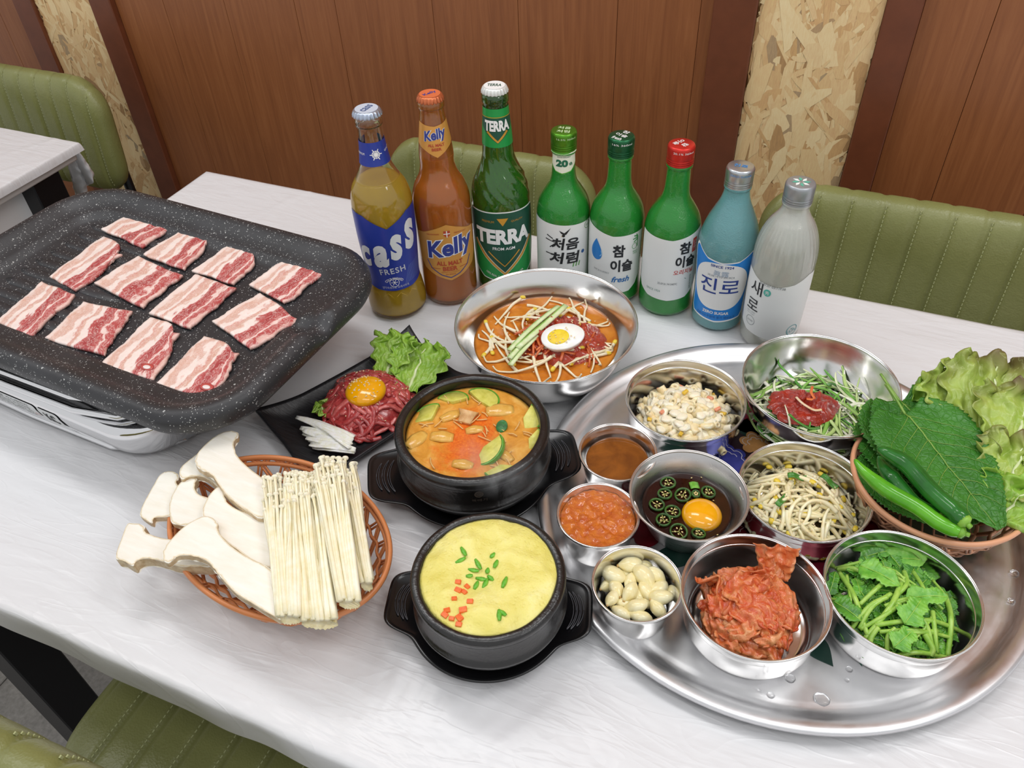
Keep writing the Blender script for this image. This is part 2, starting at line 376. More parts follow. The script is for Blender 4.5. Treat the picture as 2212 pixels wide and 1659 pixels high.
# ================================================================== green leather chairs
def leather_mat():
    n = N('green_leather'); v = n.coord('Object'); f = n.noise(v, 6, 5, 0.6)
    n.P(Base_Color=n.ramp(f, [(0.3, '#757844'), (0.7, '#868853')]), Roughness=0.34)
    h = n.math('ADD', n.noise(v, 60, 5, 0.65, 0.6), n.math('MULTIPLY', n.voro(v, 420), 0.25)); n.bump(h, 0.30, 0.0022); return n.m
LEA = leather_mat(); STI = plain('stitching_thread', '#a9ad7c', 0.7)
def cushion(W, Hh, T, pitch=0.043, rc=0.075, groove=0.0045, bottom_rc=0.06):
    """upright channelled pad: x width, z height, y thickness (front = -y)"""
    nx = 150; nv = 26
    def ext(x):
        e = max(0, abs(x)-(W/2-rc))/rc; top = Hh-rc*(1-sqrt(max(0, 1-min(e, 1)**2)))
        e2 = max(0, abs(x)-(W/2-bottom_rc))/bottom_rc; bot = bottom_rc*(1-sqrt(max(0, 1-min(e2, 1)**2))); return bot, top
    def th(x, v):
        ex = max(0.0, 1-abs(2*x/W)**14)**0.5; ev = max(0.0, 1-abs(2*v-1)**7)**0.5
        d = abs(((x/pitch)+0.5) % 1.0-0.5)*pitch; g = groove*exp(-(d/0.0045)**2)*(1 if abs(x) < W/2-0.02 else 0)
        return ex*ev, g
    V = []; Fc = []
    for side in (-1, 1):
        for j in range(nv+1):
            for i in range(nx+1):
                x = -W/2*cos(pi*i/nx)*0.35+(-W/2+W*i/nx)*0.65; v = j/nv; v = 0.5-0.5*cos(pi*v)*0.6+(v-0.5)*0.4
                b, t = ext(x); e, g = th(x, v); y = side*(T/2*e-(g*e if side < 0 else g*e*0.3)); z = b+(t-b)*v
                if 0.93 < v: z -= g*0.35
                V.append((x, y, z))
    n1 = (nx+1)*(nv+1)
    for s in range(2):
        for j in range(nv):
            for i in range(nx):
                a = s*n1+j*(nx+1)+i; q = (a, a+1, a+nx+2, a+nx+1); Fc.append(q if s == 0 else q[::-1])
    bm = bmesh.new(); vs = [bm.verts.new(p) for p in V]
    for q in Fc: bm.faces.new([vs[i] for i in q])
    bmesh.ops.remove_doubles(bm, verts=bm.verts[:], dist=0.00025)
    st = []
    k = -int(W/2/pitch)
    while k*pitch < W/2-0.02:
        x = k*pitch
        if abs(x) < W/2-0.02:
            b, t = ext(x); z = b+0.012
            while z < t-0.012:
                v = (z-b)/(t-b); e, g = th(x+0.004, v); st.append(box(x+0.0035, x+0.0047, -T/2*e+g*e-0.0008, -T/2*e+g*e+0.0012, z, z+0.0035)); z += 0.0062
        k += 1
    return bm, st
def chair(name, label, loc, rz, bw=0.40, bh=0.235, btop=0.81, seat_w=0.42, lean=0.10):
    t = thing(name, label, 'chair', loc, rz)
    bm, st = cushion(bw, bh, 0.052); M = Matrix.Translation((0, 0.20, btop-bh)) @ Matrix.Rotation(-lean, 4, 'X')
    for v in bm.verts: v.co = M @ v.co
    bk = obj('backrest', bm, LEA, t); s = obj('stitching', xf(join(st), M), STI, bk, smooth=False); s['kind'] = 'stuff'
    bm, st = cushion(seat_w, 0.42, 0.055, 0.046, 0.09, 0.005, 0.10); M = Matrix.Translation((0, 0.20, 0.445)) @ Matrix.Rotation(radians(90), 4, 'X') @ Matrix.Translation((0, 0, 0))
    for v in bm.verts: v.co = M @ Vector((v.co.x, -v.co.y, v.co.z))
    se = obj('seat', bm, LEA, t); s = obj('stitching', xf(([Vector((p[0], -p[1], p[2])) for p in join(st)[0]], join(st)[1]), M), STI, se, smooth=False); s['kind'] = 'stuff'
    for sx in (-1, 1):
        obj('leg', tube([(sx*0.17, -0.17, 0.425), (sx*0.185, -0.20, 0.0)], 0.011, 10), BLK, t)
        obj('leg', tube([(sx*0.17, 0.17, 0.425), (sx*0.185, 0.215, 0.0)], 0.011, 10), BLK, t)
        obj('back_post', tube([(sx*0.165, 0.20, 0.42), (sx*0.16, 0.232, 0.52), (sx*0.15, 0.240, 0.70)], 0.010, 10), BLK, t)
    obj('seat_frame', join([tube([(-0.17, y, 0.418), (0.17, y, 0.418)], 0.008, 8) for y in (-0.15, 0.15)]+[tube([(x, -0.15, 0.418), (x, 0.15, 0.418)], 0.008, 8) for x in (-0.17, 0.17)]), BLK, t)
    return t
chair('dining_chair', 'olive green leather chair behind the beer bottles', (-0.532, 0.865, FL), 0, bw=0.375, btop=0.783)
chair('dining_chair', 'olive green leather chair at the right behind the clear bottles', (0.105, 0.865, FL), 0, btop=0.808)
chair('dining_chair', 'olive green leather chair at the neighbouring table on the left', (-1.556, 0.865, FL), 0, btop=0.793, seat_w=0.34)
chair('dining_chair', 'olive green leather chair tucked under the near table edge', (-0.478, 0.290, FL), pi, btop=0.835, seat_w=0.40)
# ================================================================== grill pan on the portable stove
def rrect(W, D, r, n=10, sub=0):
    r = max(r, 0.002); P = []
    for cx, cy, a0 in ((W/2-r, D/2-r, 0), (-W/2+r, D/2-r, pi/2), (-W/2+r, -D/2+r, pi), (W/2-r, -D/2+r, 1.5*pi)):
        for k in range(n+1): a = a0+pi/2*k/n; P.append((cx+r*cos(a), cy+r*sin(a)))
    if not sub: return P
    Q = []
    for i, p in enumerate(P):
        Q.append(p); q = P[(i+1) % len(P)]
        if (i+1) % (n+1) == 0: Q += [(p[0]+(q[0]-p[0])*t/sub, p[1]+(q[1]-p[1])*t/sub) for t in range(1, sub)]
    return Q
def loft_rr(W, D, r, prof, n=12, fill=True, sub=0):
    """prof: (inset, z) rings"""
    V = []; Fc = []; m = len(rrect(W, D, r, n, sub))
    for d, z in prof:
        for p in rrect(W-2*d, D-2*d, r-d*0.9, n, sub): V.append((p[0], p[1], z))
    for i in range(len(prof)-1):
        for k in range(m): a = i*m+k; b = i*m+(k+1) % m; Fc.append((a, b, b+m, a+m))
    if fill: Fc.append(tuple(range((len(prof)-1)*m, len(prof)*m)))
    return V, Fc
def speckle_mat():
    n = N('speckled_nonstick'); v = n.coord('Object')
    out = None
    for sc, th, rd in ((300, 0.12, 0.78), (150, 0.10, 0.85), (560, 0.17, 0.78)):
        vd = n.n('ShaderNodeTexVoronoi', i_Vector=n.n('ShaderNodeVectorMath', operation='ADD', i_0=v, i_1=n.n('ShaderNodeVectorMath', operation='SCALE', i_0=n.noise(v, 500, 2, out='Color'), i_Scale=0.003).outputs[0]).outputs[0], i_Scale=sc)
        cell = n.n('ShaderNodeSeparateColor', i_0=vd.outputs['Color']).outputs[0]
        a = n.math('MULTIPLY', n.math('LESS_THAN', vd.outputs['Distance'], n.math('MULTIPLY', cell, th*1.8)), n.math('GREATER_THAN', cell, rd))
        out = a if out is None else n.math('MAXIMUM', out, a)
    g = n.noise(v, 14, 3, 0.5)
    n.P(Base_Color=n.mix(n.math('MULTIPLY', out, 0.85), n.ramp(g, [(0.3, '#29292b'), (0.7, '#353538')]), '#b9bab8'), Roughness=0.44)
    n.bump(n.noise(v, 700, 3, 0.6), 0.25, 0.0006); return n.m
SPK = speckle_mat(); PZ = 0.097; DKM = plain('stove_black', '#101012', 0.25, 0.2)
pan = thing('grill_pan', 'large black speckled grill pan holding raw pork slices', 'grill pan', (-0.704, 0.516, 0), radians(-3.5))
pr = [(0.030, 0.0855), (0.012, 0.0865), (0.004, 0.090), (0.0, 0.097), (0.0, 0.106), (0.0025, 0.1125), (0.007, 0.1155), (0.012, 0.1160), (0.018, 0.1145), (0.024, 0.1105), (0.030, 0.1065), (0.040, 0.1050), (0.046, 0.1035), (0.052, 0.0990), (0.058, 0.0972), (0.08, PZ)]
v, f = loft_rr(0.492, 0.318, 0.080, pr, sub=24)
f.append(tuple(reversed(range(0, len(rrect(1, 1, .1, 12, 24))))))
# the pouring notch pressed into the rim at the right, toward the near corner
nx_, ny_ = 0.232, 0.020
V2 = []
for p in v:
    p = Vector(p); d = hypot((p.x-nx_)/0.040, (p.y-ny_)/0.017)
    if p.z > 0.1000 and p.x > 0.16: p.z -= 0.0100*max(0, 1-d*d)
    V2.append(p)
def densify(W, D, r, n): return None
obj('pan_body', (V2, f), SPK, pan)
for k in range(9):
    y = 0.086-k*0.0215
    obj('ridge', tube([(-0.180, y, PZ-0.0012), (-0.165, y, PZ-0.0004), (-0.05, y, PZ-0.0004), (-0.01, y, PZ-0.0014)], [0.004, 0.0075, 0.0075, 0.004], 20, flat=0.32), SPK, pan)
sp = obj('drain_hole', lathe([(0.0075, 0.0), (0.008, 0.0012), (0.0065, 0.0014), (0.0055, -0.0002), (0.0005, -0.0004)], 28, cap0=True, cap1=True), DKM, pan)
placed(sp, (0.196, 0.022, 0.0972))
CHR = plain('chrome', '#e9e9ea', 0.06, 1.0); DKM = plain('stove_black', '#101012', 0.25, 0.2)
CHR2 = plain('brushed_chrome', '#c9cacc', 0.25, 1.0)
stv = thing('portable_stove', 'chrome portable gas stove under the grill pan', 'stove', (-0.768, 0.510, 0), radians(-3.5))
def stove_front(u, v):    # long bowed front panel, curved over at the right end
    x = -0.19+0.385*u; y = -0.126-0.010*sin(pi*u); a = v
    z = 0.006+0.066*a; y += 0.016*(a**2.5); return Vector((x, y-0.004*sin(pi*a), z))
BPR = [(0.020, 0.0), (0.013, 0.004), (0.008, 0.012), (0.004, 0.024), (0.001, 0.036), (0.0, 0.046), (0.003, 0.0505), (0.010, 0.0525)]
obj('body', loft_rr(0.392, 0.290, 0.06, BPR), CHR, stv)
obj('upper_body', loft_rr(0.360, 0.262, 0.05, [(0, 0.0520), (0, 0.0700), (0.004, 0.0735), (0.01, 0.0740)]), DKM, stv)
obj('middle_rail', tube([(-0.185, -0.141, 0.0600), (0.0, -0.1435, 0.0605), (0.10, -0.1405, 0.0600), (0.150, -0.128, 0.0590), (0.176, -0.104, 0.0580)], 0.0040, 12), CHR, stv)
obj('top_rail', tube([(-0.185, -0.138, 0.0765), (0.0, -0.1405, 0.0770), (0.10, -0.1375, 0.0765), (0.145, -0.126, 0.0755), (0.172, -0.102, 0.0740)], 0.0032, 12), CHR, stv)
obj('lower_rail', tube([(-0.185, -0.134, 0.0060), (0.0, -0.1365, 0.0060), (0.12, -0.134, 0.0060), (0.165, -0.118, 0.0060), (0.186, -0.09, 0.0060)], 0.0028, 10), CHR, stv)
obj('burner_well', loft_rr(0.30, 0.19, 0.04, [(0, 0.0742), (0.0, 0.0752), (0.01, 0.0758)]), DKM, stv)
for x, y in ((-0.11, -0.07), (0.11, -0.07), (-0.11, 0.07), (0.11, 0.07)): obj('pan_support', tube([(x, y, 0.0735), (x*0.95, y*0.95, 0.0850)], 0.007, 10), DKM, stv)
ec = obj('end_cap', loft_rr(0.105, 0.07, 0.03, [(0, -0.006), (0, 0.004), (0.003, 0.008), (0.008, 0.010)], 10), CHR2, stv)
ec.rotation_euler = (radians(90), 0, radians(72)); ec.location = (0.188, -0.060, 0.036)
kb = obj('knob', join([lathe([(0.018, 0), (0.019, 0.004), (0.017, 0.016), (0.013, 0.018)], 32, True, True), box(-0.003, 0.003, -0.016, 0.016, 0.016, 0.022)]), CHR2, stv, smooth=False); kb.rotation_euler = (radians(90), 0, radians(78)); kb.location = (0.198, -0.052, 0.038)
for k in range(3): obj('vent_slot', bbox_bm(0.1935, 0.1955, -0.092+k*0.012, -0.085+k*0.012, 0.05, 0.058, 0.0005, 1), DKM, stv)
STK = plain('silver_sticker', '#d3d5d4', 0.45, 0.0); INK = plain('black_ink', '#2b2b2e', 0.6); RED = plain('red_ink', '#c53a34', 0.6)
# ================================================================== lettering
class Txt:
    cache = {}
def text_mesh(s, offset=0.0, shear=0.0, space=1.0):
    k = (s, offset, shear, space)
    if k in Txt.cache: return Txt.cache[k]
    c = bpy.data.curves.new('lettering', 'FONT'); c.body = s; c.size = 1.0; c.offset = offset; c.shear = shear; c.space_character = space; c.resolution_u = 3
    o = bpy.data.objects.new('lettering', c); C.objects.link(o); dg = bpy.context.evaluated_depsgraph_get(); dg.update()
    me = bpy.data.meshes.new_from_object(o.evaluated_get(dg)); V = [v.co.copy() for v in me.vertices]; F_ = [tuple(p.vertices) for p in me.polygons]
    bpy.data.objects.remove(o); bpy.data.curves.remove(c); bpy.data.meshes.remove(me)
    Txt.cache[k] = (V, F_); return V, F_
def fit2d(vf, cx, cy, w, h=None, rot=0.0, arc=0.0):
    V, Fc = vf; x0 = min(p.x for p in V); x1 = max(p.x for p in V); y0 = min(p.y for p in V); y1 = max(p.y for p in V)
    sx = w/(x1-x0); sy = (h/(y1-y0)) if h else sx; out = []
    for p in V:
        x = (p.x-(x0+x1)/2)*sx; y = (p.y-(y0+y1)/2)*sy
        if arc: a = x/arc; x, y = (arc+y)*sin(a), (arc+y)*cos(a)-arc
        c, s_ = cos(rot), sin(rot); out.append(Vector((cx+x*c-y*s_, cy+x*s_+y*c, 0)))
    return out, Fc
def poly2d(pts): return [Vector((p[0], p[1], 0)) for p in pts], [tuple(range(len(pts)))]
def ring2d(outer, inner):
    n = len(outer); V = [Vector((p[0], p[1], 0)) for p in outer]+[Vector((p[0], p[1], 0)) for p in inner]
    return V, [(i, (i+1) % n, n+(i+1) % n, n+i) for i in range(n)]
def line2d(pts, w, closed=False):
    P = [Vector((p[0], p[1])) for p in pts]; n = len(P); V = []; Fc = []
    for i in range(n):
        a = P[(i-1) % n] if closed or i else P[0]; b = P[(i+1) % n] if closed or i < n-1 else P[-1]
        t = (b-a).normalized(); nn = Vector((-t.y, t.x))*w/2; V += [Vector((*(P[i]+nn), 0)), Vector((*(P[i]-nn), 0))]
    for i in range(n if closed else n-1): k = 2*((i+1) % n); Fc.append((2*i, 2*i+1, k+1, k))
    return V, Fc
def circle2d(cx, cy, rx, ry=None, n=28): return [(cx+rx*cos(2*pi*k/n), cy+(ry or rx)*sin(2*pi*k/n)) for k in range(n)]
def wrap(vf, fmap, step=0.0025, zstep=None):
    """cut a flat mesh into narrow strips along x (and y), then map (s, t) -> 3D point"""
    bm = bmesh.new(); vs = [bm.verts.new(p) for p in vf[0]]
    for q in vf[1]:
        try: bm.faces.new([vs[i] for i in q])
        except ValueError: pass
    x0 = min(p.x for p in vf[0]); x1 = max(p.x for p in vf[0]); y0 = min(p.y for p in vf[0]); y1 = max(p.y for p in vf[0])
    x = (math.floor(x0/step)+1)*step
    while x < x1-1e-5:
        bmesh.ops.bisect_plane(bm, geom=bm.verts[:]+bm.edges[:]+bm.faces[:], dist=1e-7, plane_co=(x, 0, 0), plane_no=(1, 0, 0)); x += step
    if zstep:
        y = (math.floor(y0/zstep)+1)*zstep
        while y < y1-1e-5:
            bmesh.ops.bisect_plane(bm, geom=bm.verts[:]+bm.edges[:]+bm.faces[:], dist=1e-7, plane_co=(0, y, 0), plane_no=(0, 1, 0)); y += zstep
    for v in bm.verts: v.co = fmap(v.co.x, v.co.y)
    return bm
def interp_(P, z):
    for i in range(len(P)-1):
        if z < P[i+1][1]: t = max(0, (z-P[i][1])/(P[i+1][1]-P[i][1])); return P[i][0]*(1-t)+P[i+1][0]*t
    return P[-1][0]
# stickers on the stove front: mapped onto the bowed panel
_sd = []
for nm, x0, x1 in (('sticker', -0.045, 0.032), ('sticker', 0.036, 0.068)):
    W_, D_ = 0.385, 0.250
    fm = lambda s, t, k=0.0: Vector((s, -0.145-(k-0.0012)+interp_([(0.013, 0.004), (0.008, 0.012), (0.004, 0.024), (0.001, 0.036), (0.0, 0.046), (0.003, 0.0505)], t), t))
    bm = wrap(poly2d(rrect(x1-x0, 0.027, 0.004, 5)), lambda s, t: fm(s+(x0+x1)/2, t+0.030, 0.0022), 0.004, 0.0015)
    st_ = obj(nm, bm, STK, stv, smooth=False, label='small printed silver sticker'); _sd.append(st_)
    if x1 < 0.04:
        for r_, tx in enumerate(('휴대용 가스레인지', '사용상의 주의사항', '제조번호 2023. 05', '가스 안전 검사')):
            obj('lettering', wrap(fit2d(text_mesh(tx), 0, 0, 0.060, 0.0040), lambda s, t, q=r_: fm(s-0.0100, t+0.0390-q*0.0060, 0.0026), 0.004, 0.0015), INK, st_, smooth=False)
        obj('lettering', wrap(fit2d(text_mesh('주의'), 0, 0, 0.008, 0.004), lambda s, t: fm(s+0.0265, t+0.026, 0.0026), 0.004), RED, st_, smooth=False)
    else: obj('lettering', wrap(fit2d(text_mesh('KC', 0.03), 0, 0, 0.018, 0.016), lambda s, t: fm(s+0.052, t+0.030, 0.0026), 0.004), INK, st_, smooth=False)
# ------------------------------------------------------------------ pork belly slices
def pork_mat():
    n = N('raw_pork_belly'); uv = n.n('ShaderNodeUVMap').outputs[0]; oi = n.n('ShaderNodeObjectInfo').outputs['Random']
    sep = n.n('ShaderNodeSeparateXYZ', i_0=uv); off = n.math('MULTIPLY', oi, 40.0)
    cv = n.n('ShaderNodeCombineXYZ', i_0=n.math('MULTIPLY', sep.outputs[0], 2.2), i_1=n.math('ADD', n.math('MULTIPLY', sep.outputs[1], 1.1), off), i_2=off).outputs[0]
    wn = n.math('MULTIPLY', n.math('SUBTRACT', n.noise(cv, 2.0, 4, 0.55), 0.5), 0.46)
    wn2 = n.math('MULTIPLY', n.math('SUBTRACT', n.noise(cv, 14.0, 4, 0.6), 0.5), 0.05)
    u = n.math('ADD', n.math('ADD', sep.outputs[0], wn), wn2)
    W, Pk, Lm, Rd, Dk = '#f9e9e1', '#dfb29f', '#d9998a', '#c4605e', '#ab4244'
    band = n.ramp(u, [(0.0, W), (0.10, '#f3dcd2'), (0.14, Pk), (0.235, '#dfb3a3'), (0.26, W), (0.33, W), (0.355, Lm), (0.43, Pk), (0.455, W), (0.52, W), (0.545, Rd), (0.66, Dk), (0.78, Rd), (0.80, '#f3d3ca'), (0.825, '#f5dcd4'), (0.85, Rd), (0.95, '#b9504f'), (0.99, '#e9bdb2')])
    # marbling: thin pale fat veins inside the lean parts, and pebbly texture in the outer lean layer
    vv = n.noise(cv, 7.0, 5, 0.65, 1.2); vein = n.ramp(n.math('ABSOLUTE', n.math('SUBTRACT', vv, 0.5)), [(0.0, (1, 1, 1, 1)), (0.016, (0.4, 0.4, 0.4, 1)), (0.035, (0, 0, 0, 1))])
    peb = n.ramp(n.voro(cv, 26, 'DISTANCE_TO_EDGE'), [(0.0, (1, 1, 1, 1)), (0.09, (0, 0, 0, 1))])
    zone = n.ramp(sep.outputs[0], [(0.10, (0, 0, 0, 1)), (0.15, (1, 1, 1, 1)), (0.42, (1, 1, 1, 1)), (0.5, (0, 0, 0, 1))])
    c = n.mix(n.math('MULTIPLY', vein, 0.8), band, '#f6dcd3'); c = n.mix(n.math('MULTIPLY', n.math('MULTIPLY', peb, zone), 0.65), c, '#f7e3da')
    n.P(Base_Color=c, Roughness=0.34, Subsurface_Weight=0.12, Subsurface_Radius=(0.004, 0.0015, 0.001), Subsurface_Scale=0.4)
    n.bump(n.math('ADD', n.noise(cv, 18, 4, 0.6), n.math('MULTIPLY', u, 0.8)), 0.3, 0.0015); return n.m
PORK = pork_mat()
slices = [((590, 250), (850, 116), (1068, 200), (830, 357)), ((838, 397), (1150, 206), (1320, 250), (1078, 490)), ((1128, 495), (1400, 305), (1612, 345), (1375, 575)),
 ((1463, 575), (1725, 391), (1928, 497), (1668, 684)), ((285, 530), (603, 290), (805, 375), (440, 612)), ((546, 570), (808, 408), (1065, 520), (826, 707)),
 ((868, 745), (1140, 515), (1388, 598), (1110, 830)), ((1243, 790), (1528, 625), (1769, 780), (1470, 954)), ((-25, 790), (240, 558), (437, 635), (180, 886)),
 ((255, 890), (488, 680), (772, 733), (600, 990)), ((576, 1055), (880, 768), (1118, 835), (890, 1134)), ((918, 1158), (1190, 880), (1480, 950), (1225, 1260))]
where = ['at the far left corner of the pan, farthest back', 'second in the back row of the pan', 'with a rounded dark red end, third in the back row', 'at the right end of the back row near the bottles',
 'long and rounded, in the second row beside the ridges', 'in the second row below the back slices', 'with a ragged red edge in the middle of the pan', 'beside the pouring notch at the right of the pan',
 'at the left edge of the photo in the front row', 'pale and broad, second in the front row', 'with a bone ring, third in the front row', 'with a bone ring, nearest the front corner of the pan']
roundness = [0, 0.35, 0.55, 0.0, 0.5, 0, 0, 0.1, 0, 0, 0.35, 0.4]
for i, q in enumerate(slices):
    A, B, Cc, D_ = [pix(p[0]/2.72, 400+p[1]/2.72, PZ+0.006) for p in q]; r = rng(50+i); ctr = (A+B+Cc+D_)/4; s = i*7.3
    nu, nv_ = 36, 36; top = []; 
    def pt(u, v):
        p = (A*(1-v)+B*v)*(1-u)+(D_*(1-v)+Cc*v)*u-ctr
        k = roundness[i]
        if k:
            e = max(0, u+v-1.35); p -= (p.normalized()*0.022*k*min(e/0.5, 1.0)**1.5*1.6)
        wob = 0.0022*nz(u*3+s, v*3, 1)+(0.0012*nz(u*14+s, v*14, 2))
        if u > 0.8: p += (Cc-B).normalized()*(0.003*nz(v*5+s, 1.5, 3)+0.0009*nz(v*13, s, 3))*(u-0.8)*5
        p += Vector((wob, 0.0022*nz(u*3, v*3+s, 4), 0)); return p
    def hgt(u, v): return 0.0008*nz(u*3+s, v*3, 6)+0.0007*nz(u*9+s, v*5, 8)
    V = []; UV = []
    for zz in (0.0032, -0.0006):
        for j in range(nv_):
            for k in range(nu):
                u, v = k/(nu-1), j/(nv_-1); p = pt(u, v); ed = min(u, 1-u, v, 1-v)*nu
                h = zz+(hgt(u, v)-(0.0009 if ed < 0.9 else 0.0) if zz > 0 else 0); V.append((p.x, p.y, h)); UV.append((u, v))
    n1 = nu*nv_; Fc = []
    for j in range(nv_-1):
        for k in range(nu-1):
            a = j*nu+k; Fc.append((a, a+1, a+nu+1, a+nu)); b = a+n1; Fc.append((b, b+nu, b+nu+1, b+1))
    rim = [k for k in range(nu)]+[j*nu+nu-1 for j in range(1, nv_)]+[(nv_-1)*nu+k for k in range(nu-2, -1, -1)]+[j*nu for j in range(nv_-2, 0, -1)]
    for k in range(len(rim)): a, b = rim[k], rim[(k+1) % len(rim)]; Fc.append((b, a, a+n1, b+n1))
    o = obj('pork_slice', (V, Fc), PORK, None, loc=(ctr.x, ctr.y, PZ+0.0022)); me = o.data; ul = me.uv_layers.new(name='UVMap')
    for l in me.loops: ul.data[l.index].uv = UV[l.vertex_index]
    tag(o, 'raw pork belly slice '+where[i], 'meat slice', 'raw pork belly slices on the grill pan')
    if i in (10, 11):   # cut rib-end: white ring of cartilage with a red centre
        u, v = 0.80, 0.16; p = pt(u, v)
        obj('marrow', blob(0.0078, 0.0050, 0.0008, 18, 6), plain('marrow', '#c2524c', 0.35), o).location = (p.x, p.y, 0.0034)
        obj('cartilage', blob(0.0046, 0.0028, 0.0008, 14, 6), plain('cartilage', '#f3e4df', 0.3), o).location = (p.x+0.0005, p.y-0.001, 0.0041)
# ================================================================== metal tray and dishes
def steel(name, col='#c9c8c6', rough=0.2, bands=True, aniso=0.0):
    n = N(name); v = n.coord('Object'); g = n.noise(n.coord('Object', (1, 1, 14)), 60, 3, 0.6)
    n.P(Base_Color=srgb(col), Metallic=1.0, Roughness=n.ramp(g, [(0.2, (rough*0.8,)*3+(1,)), (0.8, (rough*1.2,)*3+(1,))]))
    n.bump(n.noise(n.coord('Object', (1, 1, 60)), 40, 3, 0.6), 0.04, 0.0005); return n.m
STL = steel('stainless_steel', '#ecebe9', 0.15); STL2 = steel('satin_steel', '#d2d0ce', 0.3); ALU = steel('aluminium_tray_metal', '#e2e2e4', 0.36)
TX, TY = 0.017, 0.551
tray = thing('round_tray', 'large round aluminium tray printed with peonies carrying the side dishes', 'tray', (TX, TY, 0))
pr = [(0.001, 0.001), (0.205, 0.001), (0.212, 0.003), (0.220, 0.009), (0.226, 0.0115), (0.2300, 0.0105), (0.2320, 0.0115), (0.2310, 0.0140), (0.2280, 0.0148), (0.223, 0.0142), (0.219, 0.0122), (0.2145, 0.0085), (0.2105, 0.0055), (0.206, 0.0042), (0.203, 0.0046), (0.200, 0.0040), (0.001, 0.0040)]
obj('tray_body', lathe(pr, 128), ALU, tray)
PRT = {'red': plain('print_crimson', '#7d1522', 0.3, 0.2, var=0.25, vscale=60), 'red2': plain('print_rose', '#a52a44', 0.3, 0.2, var=0.2), 'green': plain('print_dark_green', '#1d4238', 0.3, 0.2, var=0.2), 'teal': plain('print_teal', '#2f7e64', 0.3, 0.2),
       'blue': plain('print_blue', '#3a3f96', 0.3, 0.2, var=0.25), 'dark': plain('print_dark', '#2c1420', 0.3, 0.2), 'yel': plain('print_ochre', '#d59a5c', 0.3, 0.2, var=0.2), 'wht': plain('print_white', '#e6dfe0', 0.3, 0.2)}
def petals(px, py, R, n, col, depth=0.28, ph=0.0, out=True, z=0.0043):
    c = pix(px, py, 0.004); P = []
    for k in range(96):
        a = 2*pi*k/96; rr_ = R*(1-depth+depth*abs(cos(n*(a+ph)/2))**0.7)*(1+0.06*nz(cos(a)*3, sin(a)*3, px)); P.append((c.x-TX+rr_*cos(a), c.y-TY+rr_*sin(a)))
    bm = prism(P, z-0.0001, z+0.00008); obj('flower_print', bm, PRT[col], tray, smooth=False)
    if out:
        for s in (0.8, 0.5): obj('flower_print', xf(line2d([(c.x-TX+(p[0]-c.x+TX)*s, c.y-TY+(p[1]-c.y+TY)*s) for p in P[::2]][int(s*10)%7:30], 0.0007), Matrix.Translation((0, 0, z+0.00012))), PRT['wht'], tray, smooth=False)
def pleaf(px0, py0, px1, py1, W, col, z=0.0042):
    a = pix(px0, py0, 0.004); b = pix(px1, py1, 0.004); d = b-a; L = d.length; d.normalize(); nn = Vector((-d.y, d.x, 0)); P = []
    for s in (1, -1):
        for k in range(17):
            t = k/16 if s == 1 else 1-k/16; wv = W*sin(pi*t**0.8)*(1-0.3*t)*s; p = a+d*(L*t)+nn*wv; P.append((p.x-TX, p.y-TY))
    q = [P[0]]+[p for p in P[1:] if p not in (P[0],)]; qq = []
    for p in q:
        if not qq or hypot(p[0]-qq[-1][0], p[1]-qq[-1][1]) > 1e-6: qq.append(p)
    obj('leaf_print', prism(qq, z-0.0001, z+0.00008), PRT[col], tray, smooth=False)
petals(1620, 1010, 0.088, 9, 'dark', 0.2, out=False, z=0.00415)
for a in ((1430, 830, 1360, 960, .012, 'green'), (1560, 900, 1740, 930, .022, 'green'), (1580, 870, 1640, 960, .02, 'green'), (1400, 1220, 1560, 1170, .014, 'green'), (1500, 1080, 1400, 1000, .016, 'green'), (1790, 1280, 1862, 1440, .010, 'teal'), (1740, 1370, 1800, 1440, .012, 'green'),
          (1850, 880, 1900, 1080, .02, 'green'), (1960, 1150, 1760, 1200, .016, 'green'), (1690, 880, 1800, 960, .014, 'green')): pleaf(*a)
for a in ((1395, 1135, 0.026, 5, 'red'), (1640, 1140, 0.040, 8, 'red'), (1770, 1215, 0.032, 7, 'red2'), (1620, 885, 0.020, 6, 'red2'), (1690, 930, 0.014, 6, 'red'), (1632, 958, 0.017, 6, 'yel'), (1500, 970, 0.020, 7, 'red2'), (1572, 992, 0.021, 7, 'blue'), (1345, 1045, 0.020, 6, 'red2'),
          (1825, 1345, 0.018, 5, 'red'), (1860, 1110, 0.030, 7, 'red'), (1900, 960, 0.03, 7, 'red')): petals(*a, z=0.0044)
for i, (px, py, r) in enumerate([(1835, 1445, .0028), (1707, 1465, .0042), (1665, 1502, .0032), (1775, 1510, .0065), (1640, 1492, .0016), (1830, 1468, .002), (2190, 1240, .004), (2183, 1300, .003), (2105, 1480, .0015)]):
    p = pix(px, py, 0.0045); o = obj('water_drop', blob(r, r*0.85, 0.0011, 16, 6, lambda v, q=i: 1+0.18*nz(v.x*2, v.y*2, q)), None or plain('water', '#ffffff', 0.03, 0.0, Transmission_Weight=1.0, IOR=1.33), None, loc=(p.x, p.y, p.z+0.0002 if i not in (6, 7) else 0.0065))
    tag(o, 'small clear water drop on the bare rim side of the tray', 'droplet', 'water drops on the tray')
def dish(name, label, px_c, R, ztop, prof, mat=None, z0=0.0045, group=None, seg=72):
    """prof: fractions (r/R, z/(ztop-z0)) running outside bottom -> rim -> inside bottom"""
    h = ztop-z0; t = thing(name, label, 'bowl' if 'cup' not in name else 'cup', (px_c[0], px_c[1], z0), 0, group)
    pts = smooth_prof([(a*R, b*h) for a, b in prof], 5); obj('body', lathe(pts, seg, True, True), mat or STL, t)
    obj('rolled_rim', lathe([(R-0.0012+0.0013*cos(2*pi*k/10), h-0.0006+0.0012*sin(2*pi*k/10)) for k in range(11)], seg), mat or STL, t); return t
